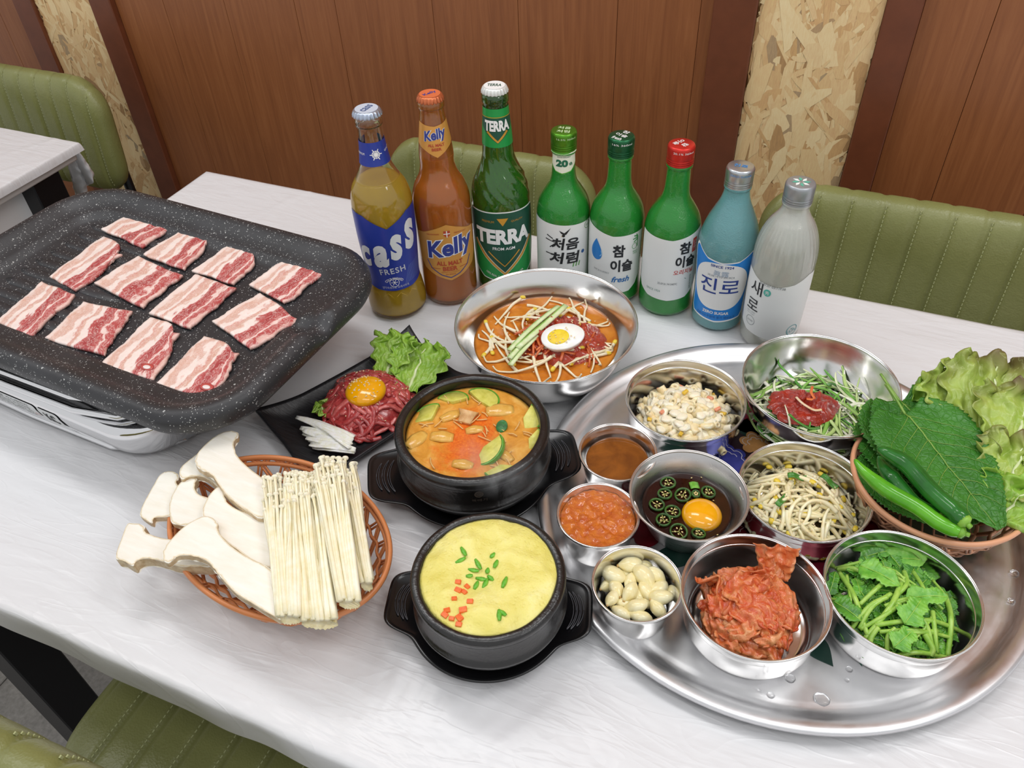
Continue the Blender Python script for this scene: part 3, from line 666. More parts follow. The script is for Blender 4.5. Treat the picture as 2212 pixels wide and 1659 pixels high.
SH = [(0.80, 0.0), (0.84, 0.03), (0.90, 0.16), (0.93, 0.45), (0.955, 0.74), (0.965, 0.78), (0.995, 1.0), (0.975, 1.0), (0.945, 0.80), (0.93, 0.76), (0.90, 0.45), (0.86, 0.16), (0.78, 0.05), (0.62, 0.035), (0.001, 0.03)]
CUP = [(0.74, 0.0), (0.77, 0.02), (0.84, 0.35), (0.93, 0.8), (0.995, 1.0), (0.97, 1.0), (0.90, 0.8), (0.81, 0.35), (0.74, 0.06), (0.66, 0.035), (0.001, 0.035)]
RND = [(0.42, 0.0), (0.46, 0.03), (0.66, 0.16), (0.84, 0.42), (0.94, 0.72), (0.995, 1.0), (0.975, 1.0), (0.92, 0.72), (0.82, 0.42), (0.64, 0.18), (0.44, 0.06), (0.001, 0.045)]
CON = [(0.60, 0.0), (0.63, 0.03), (0.76, 0.42), (0.90, 0.82), (0.995, 1.0), (0.975, 1.0), (0.88, 0.82), (0.74, 0.42), (0.61, 0.06), (0.55, 0.04), (0.001, 0.04)]
D1 = dish('side_dish_bowl', 'shallow steel bowl of creamy macaroni salad', (-0.0934, 0.6205), 0.0621, 0.045, SH)
D2 = dish('side_dish_bowl', 'shallow steel bowl of seasoned soybean sprouts', (0.0387, 0.5407), 0.0604, 0.045, SH)
D3 = dish('side_dish_bowl', 'shallow steel bowl of red cabbage kimchi', (0.0174, 0.4090), 0.0604, 0.050, SH)
D4 = dish('side_dish_bowl', 'shallow steel bowl of fresh green water parsley', (0.1265, 0.4552), 0.0613, 0.050, SH)
D5 = dish('mixing_bowl', 'deep round steel bowl of shredded green onion', (0.0310, 0.6754), 0.0783, 0.060, RND)
D6 = dish('sauce_cup', 'small ribbed steel cup of amber dipping oil', (-0.1362, 0.5239), 0.0383, 0.045, CUP)
D7 = dish('sauce_cup', 'small steel cup of orange red soybean paste', (-0.1294, 0.4435), 0.0376, 0.045, CUP)
D8 = dish('sauce_bowl', 'flared satin steel bowl of soy sauce with egg yolk', (-0.0589, 0.4930), 0.0543, 0.050, CON, STL2)
D9 = dish('garlic_cup', 'small steel cup of peeled garlic cloves', (-0.0759, 0.3868), 0.0381, 0.045, CUP)
NB = dish('noodle_bowl', 'large steel bowl of cold spicy broth with halved egg', (-0.2641, 0.6582), 0.1023, 0.072, [(0.50, 0.0), (0.53, 0.03), (0.70, 0.20), (0.84, 0.50), (0.93, 0.80), (0.995, 1.0), (0.98, 1.0), (0.915, 0.80), (0.825, 0.50), (0.68, 0.22), (0.50, 0.06), (0.001, 0.05)], STL, 0.0004, seg=96)
# ================================================================== stone pots on black stands
STONE = plain('black_glazed_stoneware', '#151312', 0.27, 0.0, var=0.35, vscale=18, bump=0.35, bscale=260); STONE.node_tree.nodes['Principled BSDF'].inputs['Specular IOR Level'].default_value = 0.7
MEL = plain('black_melamine', '#131315', 0.22); SLOTM = plain('slot_edge', '#4b4b50', 0.2)
def pot(name, label, c, R, ztop, zb, k=1.0):
    t = thing(name, label, 'pot', (c[0], c[1], zb)); h = ztop-zb
    P = [(0.66, 0.0), (0.70, 0.02), (0.80, 0.12), (0.93, 0.27), (1.01, 0.40), (1.045, 0.48), (1.045, 0.51), (1.02, 0.54), (1.0, 0.58), (0.985, 0.68), (0.98, 0.76), (0.985, 0.82), (1.02, 0.87), (1.03, 0.95), (1.0, 0.99), (0.96, 1.0), (0.915, 0.99), (0.895, 0.95), (0.89, 0.8), (0.87, 0.4), (0.7, 0.15), (0.001, 0.12)]
    pts = smooth_prof([(a*R*0.985, b*h) for a, b in P], 4); v, f = lathe(pts, 96, True, True)
    v = [Vector((p[0], p[1], p[2]+0.0006*nz(p[0]*60, p[1]*60, p[2]*60))) for p in v]
    obj('body', (v, f), STONE, t); return t
P1 = pot('stone_pot', 'larger black stone pot of bubbling orange soybean stew', (-0.2667, 0.4719), 0.0734, 0.085, 0.0102)
P2 = pot('stone_pot', 'smaller black stone pot of puffy yellow steamed egg', (-0.1853, 0.3290), 0.0623, 0.080, 0.0102)
EMB = plain('pot_emblem', '#4a4038', 0.5)
def pot_mark(t, R, zc):
    a0 = atan2(-t.location.y, -t.location.x)
    fm = lambda s, z: Vector((R*cos(a0+s/R), R*sin(a0+s/R), zc+z))
    E_ = obj('emblem', wrap(poly2d(circle2d(0, 0.004, 0.0042)), fm, 0.002), EMB, t)
    for k in range(4): obj('emblem_line', wrap(line2d([(-0.0035+0.001*abs(k-1.5), 0.0015+k*0.0017), (0.0035, 0.002+k*0.0017)], 0.0005), lambda s, z: fm(s, z)+Vector((cos(a0), sin(a0), 0))*0.0002, 0.002), STONE, E_)
    obj('lettering', wrap(fit2d(text_mesh('뚝배기'), 0, -0.004, 0.014, 0.0035), fm, 0.002), EMB, t)
pot_mark(P1, 0.0722, 0.053)
def stand(label, c, R, L, ang, wd):
    t = thing('pot_stand', label, 'pot stand', (c[0], c[1], 0.0), ang); n = 192
    rad = []
    for k in range(n):
        a = 2*pi*k/n; c_, s_ = abs(cos(a)), abs(sin(a)); r = R
        # lug: rounded box |x| < L, |y| < wd
        p = 7; rl = 1/((c_/L)**p+(s_/wd)**p)**(1/p); r = (R**16+rl**16)**(1/16) if rl > R*0.6 else R
        rad.append(r)
    for _ in range(5): rad = [(rad[k-1]+2*rad[k]+rad[(k+1) % n])/4 for k in range(n)]
    V = []; Fc = []; rings = [(0.0, 0.010, 0.0), (-0.004, 0.002, 0.0), (0.0, 0, 0)]
    F0 = R*0.66
    prof = [(F0*.96, .0004), (F0, .0004), (F0*1.04, .0035), (F0*1.14, .0115), (F0*1.22, .0155), None, (F0*.99, .0140), (F0*.93, .0105), (F0*.90, .0098), (0.003, .0098)]
    m = 0
    def ring(rs, z):
        for k in range(n): a = 2*pi*k/n; V.append((rs[k]*cos(a), rs[k]*sin(a), z+(.003*max(0, (rs[k]-R)/(L-R)) if z > .0156 else 0)))
    for q in prof:
        if q: ring([q[0]]*n, q[1]); m += 1
        else:
            for ins, z in ((.010, .0162), (.002, .0172), (.0, .0188), (.0016, .0198), (.0040, .0188), (.0065, .0182)): ring([max(rr_-ins, F0*1.22) for rr_ in rad], z); m += 1
    for i in range(m-1):
        for k in range(n): a = i*n+k; b = i*n+(k+1) % n; Fc.append((a, b, b+n, a+n))
    Fc.append(tuple(reversed(range(n)))); Fc.append(tuple(range((m-1)*n, m*n)))
    obj('plate', (V, Fc), MEL, t)
    for s in (-1, 1):
        for j in (-1, 0, 1):
            x0 = R*0.98+0.0025*(1-abs(j)); x1 = L-0.010; y = j*wd*0.40; ln = []
            for q in range(25):   # outline of one slot
                a = 2*pi*q/24; ln.append((s*((x0+x1)/2+(x1-x0)/2*cos(a)*(1 if abs(cos(a)) < 0.98 else 0.99)-0.004*abs(j)), y*(1+0.25*(0.5-0.5*cos(a)))+0.0019*sin(a), 0.0088))
            # slots run across the handle, following its end
            W_ = wd*0.62; xx = R*1.0+(L-R-0.006)*(0.30+0.26*(j+1)); ln = []
            for q in range(29): a = 2*pi*q/28; yy = W_*sin(a)*(0.95 if j < 1 else 0.8); ln.append((s*(xx-0.012*(yy/wd)**2*1.5+0.0011*cos(a)), yy, 0.0188+.003*max(0, (xx-R)/(L-R))))
            obj('slot', tube(ln, 0.00045, 6), SLOTM, t)
    return t
stand('black slotted stand under the orange stew pot', (-0.2715, 0.4765), 0.080, 0.107, radians(31), 0.036)
stand('black slotted stand under the steamed egg pot', (-0.1910, 0.3350), 0.0705, 0.0890, radians(18), 0.031)
# ================================================================== black rectangular plate with raised corners
def plate_mat():
    n = N('black_slate_finish'); v = n.coord('Object', (1, 9, 1), (0, 0, 0.3)); g = n.noise(v, 60, 5, 0.6)
    n.P(Base_Color=n.ramp(g, [(0.3, '#1f1e20'), (0.7, '#2b2a2d')]), Roughness=n.ramp(g, [(0.3, (0.3,)*3+(1,)), (0.7, (0.5,)*3+(1,))])); n.bump(g, 0.4, 0.0012); return n.m
pc = (Vector((-0.53, 0.46))+Vector((-0.33, 0.60))+Vector((-0.44, 0.651))+Vector((-0.41, 0.40)))/4
plt = thing('square_plate', 'black textured rectangular plate with raised corners holding raw beef', 'plate', (pc.x, pc.y, 0))
PC = [Vector((-0.53, 0.46))-pc, Vector((-0.415, 0.392))-pc, Vector((-0.325, 0.597))-pc, Vector((-0.44, 0.651))-pc]
def plsurf(u, v, top=True):
    a, b = 2*u-1, 2*v-1; pin = 0.055; a2 = a*(1-pin*(1-b*b)); b2 = b*(1-pin*(1-a*a))
    U, Vv = (a2+1)/2, (b2+1)/2; p = (PC[0]*(1-U)+PC[1]*U)*(1-Vv)+(PC[3]*(1-U)+PC[2]*U)*Vv
    e = max(abs(a), abs(b)); z = 0.004+0.009*max(0, (e-0.72)/0.28)**1.6+0.012*max(0, abs(a*b)-0.45)**1.5/0.41
    return Vector((p.x, p.y, z-(0 if top else 0.0035)))
n_ = 41; v1, f1 = grid(n_, n_, lambda u, v: plsurf(u, v)); v2, f2 = grid(n_, n_, lambda u, v: plsurf(u, v, False)); V = v1+v2; k0 = n_*n_
Fc = f1+[tuple(i+k0 for i in q[::-1]) for q in f2]; rim = [k for k in range(n_)]+[j*n_+n_-1 for j in range(1, n_)]+[(n_-1)*n_+k for k in range(n_-2, -1, -1)]+[j*n_ for j in range(n_-2, 0, -1)]
for k in range(len(rim)): a, b = rim[k], rim[(k+1) % len(rim)]; Fc.append((b, a, a+k0, b+k0))
obj('plate_body', (V, Fc), plate_mat(), plt)
# ================================================================== plastic baskets
def strand(pts, w=0.0016, seg=6): return tube(pts, w, seg)
BSK = plain('orange_plastic', '#d98a55', 0.34, Subsurface_Weight=0.1, Subsurface_Radius=(0.003, 0.001, 0.0005), Subsurface_Scale=0.5); BSK2 = plain('peach_plastic', '#e3a57e', 0.36)
def basket(label, c, A, B, ang, H, mat, nb=26, band=(0, 1), base=0.62):
    t = thing('woven_basket', label, 'basket', (c[0], c[1], 0), ang)
    def P(th, s, dr=0.0):   # s: 0 base edge .. 1 rim
        k = base+(1-base)*(s**0.75); return Vector(((A*k+dr)*cos(th), (B*k+dr)*sin(th), 0.003+H*(s**1.25)))
    obj('rim', tube([P(2*pi*k/120, 1.0)+Vector((0, 0, 0.0)) for k in range(121)], 0.0024, 8, False, flat=1.3), mat, t)
    obj('rim_band', tube([P(2*pi*k/120, 0.90) for k in range(121)], 0.0020, 8, False, flat=1.2), mat, t)
    obj('base_ring', tube([P(2*pi*k/90, 0.0) for k in range(91)], 0.0022, 8, False), mat, t)
    for s in (0.30, 0.58):
        pts = []
        for k in range(nb*6+1): th = 2*pi*k/(nb*6); pts.append(P(th, s, 0.0013*sin(th*nb)))
        obj('weave_ring', tube(pts, 0.0014, 6, False), mat, t); obj('weave_ring', tube([p+Vector((0, 0, 0.0034)) for p in pts], 0.0014, 6, False), mat, t)
    for k in range(nb):   # paired strands leaning both ways, looping over the rim
        th = 2*pi*k/nb; d = 2*pi/nb
        for off in (0.0, 0.10*d*1.6):
            obj('strand', strand([P(th+off+d*0.0, 0.0), P(th+off+d*0.12, 0.30, 0.001), P(th+off+d*0.35, 0.6, -0.001), P(th+off+d*0.75, 0.9, 0.001), P(th+off+d*1.25, 1.0, 0.001), P(th+off+d*1.8, 0.86), P(th+off+d*2.1, 0.62, 0.001)], 0.0013), mat, t)
    for k in range(-4, 5):   # base lattice
        x = k*A*base/4.6; y = B*base*sqrt(max(0, 1-(x/(A*base))**2)); obj('base_slat', strand([(x, -y, 0.0022), (x, 0, 0.0032), (x, y, 0.0022)], 0.0017), mat, t)
    for k in range(-3, 4):
        y = k*B*base/3.6; x = A*base*sqrt(max(0, 1-(y/(B*base))**2)); obj('base_slat', strand([(-x, y, 0.0035), (0, y, 0.0022), (x, y, 0.0035)], 0.0017), mat, t)
    return t
basket('oval orange woven plastic basket holding the white mushrooms', (-0.389, 0.316), 0.115, 0.0775, radians(169), 0.048, BSK)
basket('round peach woven plastic basket holding green leaves and peppers', (0.149, 0.592), 0.0755, 0.0755, 0.0, 0.050, BSK2, 22)

by_rows([o for o in C.objects if o.name.startswith('water_drop')], 3, 'clear water drop on the tray')
# ================================================================== food
def food(name, c1, c2, rough=0.35, scale=200, sss=0.1, bump=0.3, bs=None, det=4, dist=0.0, bd=0.001, mid=(0.35, 0.65), rad=(0.004, 0.002, 0.001)):
    if name in _M: return _M[name]
    n = N(name); v = n.coord('Object'); f = n.noise(v, scale, det, 0.6, dist)
    n.P(Base_Color=n.ramp(f, [(mid[0], c1), (mid[1], c2)]), Roughness=rough)
    if sss: n.P(Subsurface_Weight=sss, Subsurface_Radius=rad, Subsurface_Scale=0.5)
    if bump: n.bump(n.noise(v, bs or scale*2, 4, 0.6), bump, bd)
    _M[name] = n.m; return n.m
def liquid(name, label, cat, c, R, z, mat, amp=0.0003, fr=120, seg=72, depth=0.004, bumpf=None, group=None, kb=0.84):
    """a pool of liquid with a real bottom; surface slightly uneven"""
    V = []; Fc = []; nr = 22
    for j in range(nr+1):
        r = R*max(j/nr, 0.0005)
        for k in range(seg):
            a = 2*pi*k/seg; x, y = r*cos(a), r*sin(a); h = amp*nz((x+c[0])*fr, (y+c[1])*fr, 1.0)*(1 if j < nr else 0)
            if bumpf: h += bumpf(x, y)*(1 if j < nr else 0.5)
            V.append((x, y, h))
    for j in range(nr):
        for k in range(seg): a = j*seg+k; b = j*seg+(k+1) % seg; Fc.append((a, a+seg, b+seg, b))
    m = len(V)
    for k in range(seg): a = 2*pi*k/seg; V.append((R*kb*cos(a), R*kb*sin(a), -min(depth, .012)))
    for k in range(seg): a = nr*seg+k; b = nr*seg+(k+1) % seg; Fc.append((b, a, m+k, m+(k+1) % seg))
    Fc.append(tuple(m+k for k in range(seg))); Fc.append(tuple(range(seg)))
    o = obj(name, (V, Fc), mat, None, loc=(c[0], c[1], z)); tag(o, label, cat, group); return o
def seeds(spots, label, group, mat=None, r=0.0008, seed=1):
    mat = mat or food('sesame', '#e8cf9c', '#f3e3bd', 0.4, 300, 0, 0); g = rng(seed); base = None
    vf = blob(r*1.6, r, r*0.6, 8, 5, lambda v: 1-0.25*max(0, v.x))
    for p in spots:
        if base is None: o = obj('sesame_seed', vf, mat); base = o
        else: o = base.copy(); C.objects.link(o)
        o.location = p; o.rotation_euler = (g.uniform(-.5, .5), g.uniform(-.5, .5), g.uniform(0, 6.28)); tag(o, label, 'sesame seed', group)
# ------------------------------------------------------------------ stew
def stew_mat():
    n = N('orange_stew_broth'); v = n.coord('Object'); f = n.noise(v, 55, 5, 0.6, 0.8); g = n.noise(n.coord('Object', (1, 1, 1), (0, 0, 0), (3, 1, 0)), 38, 5, 0.65, 1.0)
    base = n.ramp(f, [(0.25, '#c07f28'), (0.5, '#dc9a3c'), (0.75, '#ecbc66')])
    d = n.n('ShaderNodeVectorMath', operation='LENGTH', i_0=n.coord('Object', (30, 17, 0), (0, 0, 0.5), (-0.1, 0.1, 0))).outputs['Value']
    pw = n.math('MULTIPLY', n.ramp(n.math('ADD', d, n.math('MULTIPLY', n.math('SUBTRACT', g, 0.5), 1.6)), [(0.45, (1, 1, 1, 1)), (0.95, (0, 0, 0, 1))]), 0.9)
    n.P(Base_Color=n.mix(pw, base, n.ramp(n.noise(v, 400, 3, 0.7), [(0.35, '#d9540f'), (0.7, '#f07f22')])), Roughness=0.16, Subsurface_Weight=0.15, Subsurface_Radius=(0.006, 0.003, 0.001), Subsurface_Scale=0.6)
    n.bump(n.noise(v, 130, 4, 0.6), 0.5, 0.0012); return n.m
sc = (-0.2667, 0.4720); SZ = 0.0735
liquid('stew_broth', 'bubbling orange soybean stew broth dusted with chili powder', 'stew', sc, 0.0643, SZ, stew_mat(), 0.0012, 70, depth=0.03)
ZUI = food('zucchini_flesh', '#c5c04e', '#dcd66c', 0.3, 160, 0.2); ZUG = food('zucchini_skin', '#4e8f23', '#6cae33', 0.3, 120, 0.1)
def zuc(px, py, r, a, span, tilt, label):
    p = pix(px, py, SZ+0.001); r *= 1.18; P = [(r*cos(t), r*sin(t)) for t in [span*(k/16-0.5) for k in range(17)]]
    if span < 6: P.append((-0.15*r, 0))
    t_ = thing('zucchini_slice', label, 'zucchini slice', p, 0, 'zucchini slices in the stew'); t_.rotation_euler = (tilt*cos(a), tilt*sin(a), a)
    obj('flesh', prism([(x*0.93, y*0.93) for x, y in P], -0.002, 0.0022, 0.0005), [ZUI, ZUI], t_)
    sk = [(r*cos(t), r*sin(t)) for t in [span*(k/16-0.5) for k in range(17)]]+[(r*0.92*cos(t), r*0.92*sin(t)) for t in [span*(0.5-k/16) for k in range(17)]]
    obj('skin', prism(sk, -0.0022, 0.0024, 0.0003), [ZUG, ZUG], t_)
for i, a in enumerate([(930, 905, .016, 2.6, 2.2, .25, 'yellow green zucchini wedge at the left wall of the stew pot'), (978, 868, .014, 1.9, 2.6, .2, 'green zucchini slice at the far left of the stew'), (1040, 866, .0155, 1.2, 3.2, .15, 'pale zucchini half round at the far side of the stew'),
      (1135, 905, .014, 0.2, 2.8, .3, 'bright green zucchini slice at the right of the stew'), (1146, 950, .011, 0.0, 2.6, .4, 'small green zucchini edge against the right wall of the pot'), (1050, 970, .0165, -0.5, 2.8, .45, 'upright zucchini crescent right of the chili powder'), (1082, 1010, .014, -1.0, 2.6, .15, 'half sunk zucchini slice at the near side of the stew')]): zuc(*a)
ONI = food('stewed_onion', '#dba548', '#e8bb62', 0.15, 90, 0.3)
def onion(px, py, L, W, a, label, z=0.0):
    p = pix(px, py, SZ-0.0006+z)
    o = obj('onion_piece', (lambda g: g)(grid(9, 7, lambda u, v: Vector(((u-0.5)*L*1.25, (v-0.5)*W*1.2*(1-0.25*abs(2*u-1)), 0.0022*(1-(2*v-1)**2)+0.002*sin(u*3))))), ONI, None, loc=p); o.rotation_euler = (0.1, 0.05, a)
    m = o.modifiers.new('thickness', 'SOLIDIFY'); m.thickness = 0.0009; tag(o, label, 'onion', 'onion pieces in the stew')
for a in ((1080, 888, .022, .014, 0.5, 'translucent onion petal at the far right of the stew'), (900, 952, .02, .013, 1.3, 'translucent onion petal at the left wall of the pot'), (975, 900, .018, .01, .9, 'onion petal left of the mushroom piece'), (955, 945, .018, .012, 0.3, 'onion petal left of the chili powder'),
          (1000, 1005, .016, .01, .2, 'onion petal at the near side of the stew'), (1090, 985, .017, .009, -.4, 'orange onion petal at the near right of the stew'), (1025, 930, .014, .009, .6, 'onion petal under the chili powder')): onion(*a)
KOM = food('stewed_mushroom', '#c99255', '#e0b57c', 0.35, 150, 0.1)
o = obj('mushroom_piece', prism([(-.007, -.006), (.006, -.007), (.008, .004), (.011, .008), (-.01, .009), (-.006, .003)], -.002, .002, .0006), [KOM, KOM], None, loc=pix(1007, 903, SZ+.0022)); o.rotation_euler = (.2, .1, .2); tag(o, 'tan mushroom chunk floating in the middle of the stew', 'mushroom')
o = obj('chili_slice', prism(circle2d(0, 0, .0055, .0065, 16), -.0015, .0015, .0006), [food('dark_green_chili', '#1f5a22', '#2f7a2f', .25, 150, 0)]*2, None, loc=pix(1084, 921, SZ+.0025)); o.rotation_euler = (.5, .2, 0); tag(o, 'dark green chili slice floating right of the chili powder', 'chili')
ENO = food('enoki_stewed', '#dfae63', '#edc98c', .3, 150, 0)
g = rng(4)
for i in range(34):
    a = g.uniform(0, 6.28); r = .056*sqrt(g.random()); x, y = sc[0]+r*cos(a), sc[1]+r*sin(a); L = g.uniform(.007, .015); b = g.uniform(0, 3.14)
    o = obj('enoki_strand', tube(cr([(-L/2, 0, 0), (0, L*.1*g.uniform(-1, 1), .0008), (L/2, 0, 0)], 3), .0006, 6), ENO, None, loc=(x, y, SZ+.0012)); o.rotation_euler[2] = b
    tag(o, 'thin pale mushroom strand floating in the orange stew', 'mushroom', 'mushroom strands in the stew')
# ------------------------------------------------------------------ steamed egg
def cust_mat():
    n = N('steamed_egg'); v = n.coord('Object'); f = n.noise(v, 35, 5, 0.6, 0.6); b = n.ramp(n.voro(v, 260), [(0.0, (0, 0, 0, 1)), (0.35, (1, 1, 1, 1))])
    n.P(Base_Color=n.ramp(f, [(0.3, '#e2d568'), (0.55, '#efe485'), (0.75, '#f5eda2')]), Roughness=0.42, Subsurface_Weight=0.3, Subsurface_Radius=(0.006, 0.005, 0.002), Subsurface_Scale=0.6)
    n.bump(n.math('ADD', n.noise(v, 160, 5, 0.65), n.math('MULTIPLY', b, 0.35)), 0.7, 0.0014); return n.m
ec_ = (-0.1845, 0.3293)
def egg_h(x, y):
    r = hypot(x, y)/0.0555; d = hypot(x+0.004, y+0.004)/0.022
    return 0.0045*(1-r**6)+0.0028*nz(x*45, y*45, 3)+0.0016*nz(x*110, y*110, 7)-0.0045*exp(-d*d)
liquid('steamed_egg', 'puffy yellow steamed egg risen to the pot rim', 'egg dish', ec_, 0.0560, 0.0775, cust_mat(), 0, 1, 110, 0.03, egg_h)
CAR = food('carrot', '#ea6420', '#f5803a', .35, 200, .1)
cub = None; g = rng(8)
for px, py in ((990, 1259), (1009, 1266), (990, 1277), (1003, 1280), (982, 1298), (966, 1321), (976, 1338), (991, 1349), (993, 1336), (1001, 1322), (961, 1330), (1016, 1303)):
    x, y = pix(px, py, .079)[:2]; z = .0775+egg_h(x-ec_[0], y-ec_[1])+.0004; s = g.uniform(.8, 1.2)
    o = obj('carrot_cube', bbox_bm(-.0026*s, .0026*s, -.002*s, .002*s, -.0012, .0013, .0003, 1), CAR, None, smooth=False, loc=(x, y, z)); o.rotation_euler = (g.uniform(-.2, .2), g.uniform(-.2, .2), g.uniform(-.6, .6)); tag(o, 'tiny orange carrot cube on the steamed egg', 'carrot', 'carrot cubes on the steamed egg')
GON = food('green_onion_bit', '#4fa51f', '#8bd04a', .3, 160, .1)
for px, py in ((1014, 1244), (1023, 1231), (1053, 1233), (1071, 1221), (995, 1212), (1060, 1247), (1086, 1329), (1064, 1201), (1040, 1247), (1090, 1262), (1079, 1335), (1033, 1220), (1002, 1195), (1048, 1258), (1028, 1262)):
    x, y = pix(px, py, .079)[:2]; z = .0775+egg_h(x-ec_[0], y-ec_[1])+.0006; L = g.uniform(.005, .011)
    o = obj('green_onion_bit', grid(6, 4, lambda u, v: Vector(((u-.5)*L, (v-.5)*.0044*(1-.5*abs(2*u-1)), .0012*(1-(2*v-1)**2)*g.uniform(.9, 1.1)))), GON, None, loc=(x, y, z)); o.rotation_euler[2] = g.uniform(0, 3.1); m = o.modifiers.new('thickness', 'SOLIDIFY'); m.thickness = .0008
    tag(o, 'small bright green onion bit on the steamed egg', 'green onion', 'green onion bits on the steamed egg')
# ------------------------------------------------------------------ cold noodle broth bowl
def broth_mat(name, a, b, tr=0.35, rough=0.08):
    n = N(name); v = n.coord('Object'); f = n.noise(v, 40, 4, 0.6, 0.6); n.P(Base_Color=n.ramp(f, [(0.3, a), (0.7, b)]), Roughness=rough, Subsurface_Weight=0.1, Subsurface_Radius=(0.006, 0.003, 0.001)); n.bump(n.noise(v, 60, 3, .5), .12, .001); return n.m
nc = (-0.2641, 0.6582)
liquid('spicy_broth', 'clear orange spicy broth in the large steel bowl', 'broth', nc, 0.0822, 0.0465, broth_mat('orange_broth', '#b8631a', '#de8f34'), 0.0003, 60, depth=0.02)
SPR = food('sprout_stem', '#ead9ae', '#faf0d6', .25, 100, .25, .2); SPH = food('sprout_head', '#e7c52e', '#f3dc55', .3, 150, .1)
SPRW = food('sprout_stem_pale', '#f0e0ac', '#fdf4d2', .22, 90, .3, .2)
def dome(cx, cy, R, h, p=2.0): return lambda x, y: h*max(0, 1-(hypot(x-cx, y-cy)/R)**p)
def curl(g, x, y, L, a, k, zf, n=9, wob=.4):
    """wandering planar path of length L through (x, y)"""
    pts = []; s = L/(n-1); P = [(x, y)]; b = a; kk = k
    for i in range(n-1): b += kk*s+g.gauss(0, .12)*wob; P.append((P[-1][0]+s*cos(b), P[-1][1]+s*sin(b)))
    mx = sum(p[0] for p in P)/n; my = sum(p[1] for p in P)/n
    return [Vector((p[0]-mx+x, p[1]-my+y, zf(p[0]-mx+x, p[1]-my+y))) for p in P]
def clampc(P, c, R):
    out = []
    for p in P:
        d = hypot(p.x-c[0], p.y-c[1])
        if d > R: p = Vector((c[0]+(p.x-c[0])*R/d, c[1]+(p.y-c[1])*R/d, p.z+(d-R)*.5))
        out.append(p)
    return out
def sprout(P, label, group, r=.0015, head=True, mat=None, g=None, hm=None):
    c = P[len(P)//2].copy(); Q = cr([p-c for p in P], 3); n = len(Q)
    o = obj('soybean_sprout', tube(Q, [r*(1.15-.65*i/(n-1)) for i in range(n)], 7), mat or SPR, None, loc=c); tag(o, label, 'sprout', group)
    if head:
        d = (Q[0]-Q[1]).normalized(); h = obj('bean_head', blob(.0042, .0026, .0022, 10, 7, lambda v: 1-.12*(abs(v.y) < .15)), hm or SPH, o); h.location = Q[0]+d*.0022; h.rotation_euler = (0, (g or rng(1)).uniform(-.5, .5), atan2(d.y, d.x))
    return o
g = rng(21); bz = .0475
mound = dome(nc[0]+.006, nc[1]-.004, .066, .013)
for i in range(46):
    if i < 20: a = g.uniform(1.6, 4.2); r = g.uniform(.03, .07)
    elif i < 38: a = g.uniform(-1.7, .3); r = g.uniform(.03, .068)
    else: a = g.uniform(.3, 1.6); r = g.uniform(.045, .068)
    x, y = nc[0]+r*cos(a), nc[1]+r*sin(a); lay = g.uniform(.25, 1.1)
    P = curl(g, x, y, g.uniform(.035, .075), g.choice([a+pi/2, a-pi/2, a, g.uniform(0, 6)])+g.gauss(0, .3), g.uniform(-25, 25), lambda X, Y: bz+lay*mound(X, Y)*.8+.0005)
    P = clampc(P, nc, .077); sprout(P, 'pale soybean sprout in the spicy broth bowl', 'soybean sprouts in the broth bowl', .0018, g.random() < .55, SPR, g)
def sauce_mat(name, a, b, sc=160):
    n = N(name); v = n.coord('Object'); f = n.noise(v, sc, 5, .65, .5); n.P(Base_Color=n.ramp(f, [(.3, a), (.7, b)]), Roughness=.22, Specular_IOR_Level=.4, Coat_Weight=.6, Coat_Roughness=.06); n.bump(n.noise(v, sc*2.6, 5, .65), .8, .0018); return n.m
RSA = sauce_mat('red_chili_sauce', '#941c06', '#cc4314')
def paste(name, label, cat, cx, cy, R, h, z, mat, seed, ax=1.0, ay=1.0, rot=0.0, lump=.3, seg=72, nr=18, hf=None):
    V = []; Fc = []
    for j in range(nr+1):
        for k in range(seg):
            a = 2*pi*k/seg; e = 1+.22*nz(cos(a)*1.6, sin(a)*1.6, seed)+.10*nz(cos(a)*5, sin(a)*5, seed+3); r = R*e*(j/nr)+1e-5; x, y = r*cos(a)*ax, r*sin(a)*ay
            x, y = x*cos(rot)-y*sin(rot), x*sin(rot)+y*cos(rot); t = j/nr; hh = h*(1-t**2.6)*(1+lump*nz(x*110, y*110, seed)+lump*.8*nz(x*260, y*260, seed)); V.append((x, y, (hf(x+cx, y+cy) if hf else 0)+hh-(.002 if j == nr else 0)))
    for j in range(nr):
        for k in range(seg): a = j*seg+k; b = j*seg+(k+1) % seg; Fc.append((a, a+seg, b+seg, b))
    Fc.append(tuple(range(nr*seg, (nr+1)*seg))); Fc.append(tuple(reversed(range(seg))))
    o = obj(name, (V, Fc), mat, None, loc=(cx, cy, z)); tag(o, label, cat); return o
paste('chili_sauce', 'glossy red chili sauce heaped under the halved egg', 'sauce', nc[0]+.018, nc[1]+.002, .044, .016, bz, RSA, 5, 1.15, .95, .2, .6, 90, 26)
KIR = food('kimchi_shred', '#b8451c', '#d8743a', .3, 120, .1)
for i in range(26):
    a = g.uniform(0, 6.28); r = g.uniform(.01, .045); x, y = nc[0]+.010+r*cos(a)*1.15, nc[1]-.004+r*sin(a); P = curl(g, x, y, g.uniform(.015, .035), g.uniform(0, 6), g.uniform(-30, 30), lambda X, Y: bz+.0145*max(0, 1-(hypot(X-nc[0]-.014, Y-nc[1])/.052)**2.4)+.0012, 7)
    c = P[3].copy(); o = obj('kimchi_shred', tube([p-c for p in cr(P, 2)], g.uniform(.0011, .002), 6, flat=.5), KIR, None, loc=c); tag(o, 'orange red kimchi shred around the halved egg', 'kimchi', 'kimchi shreds in the broth bowl')
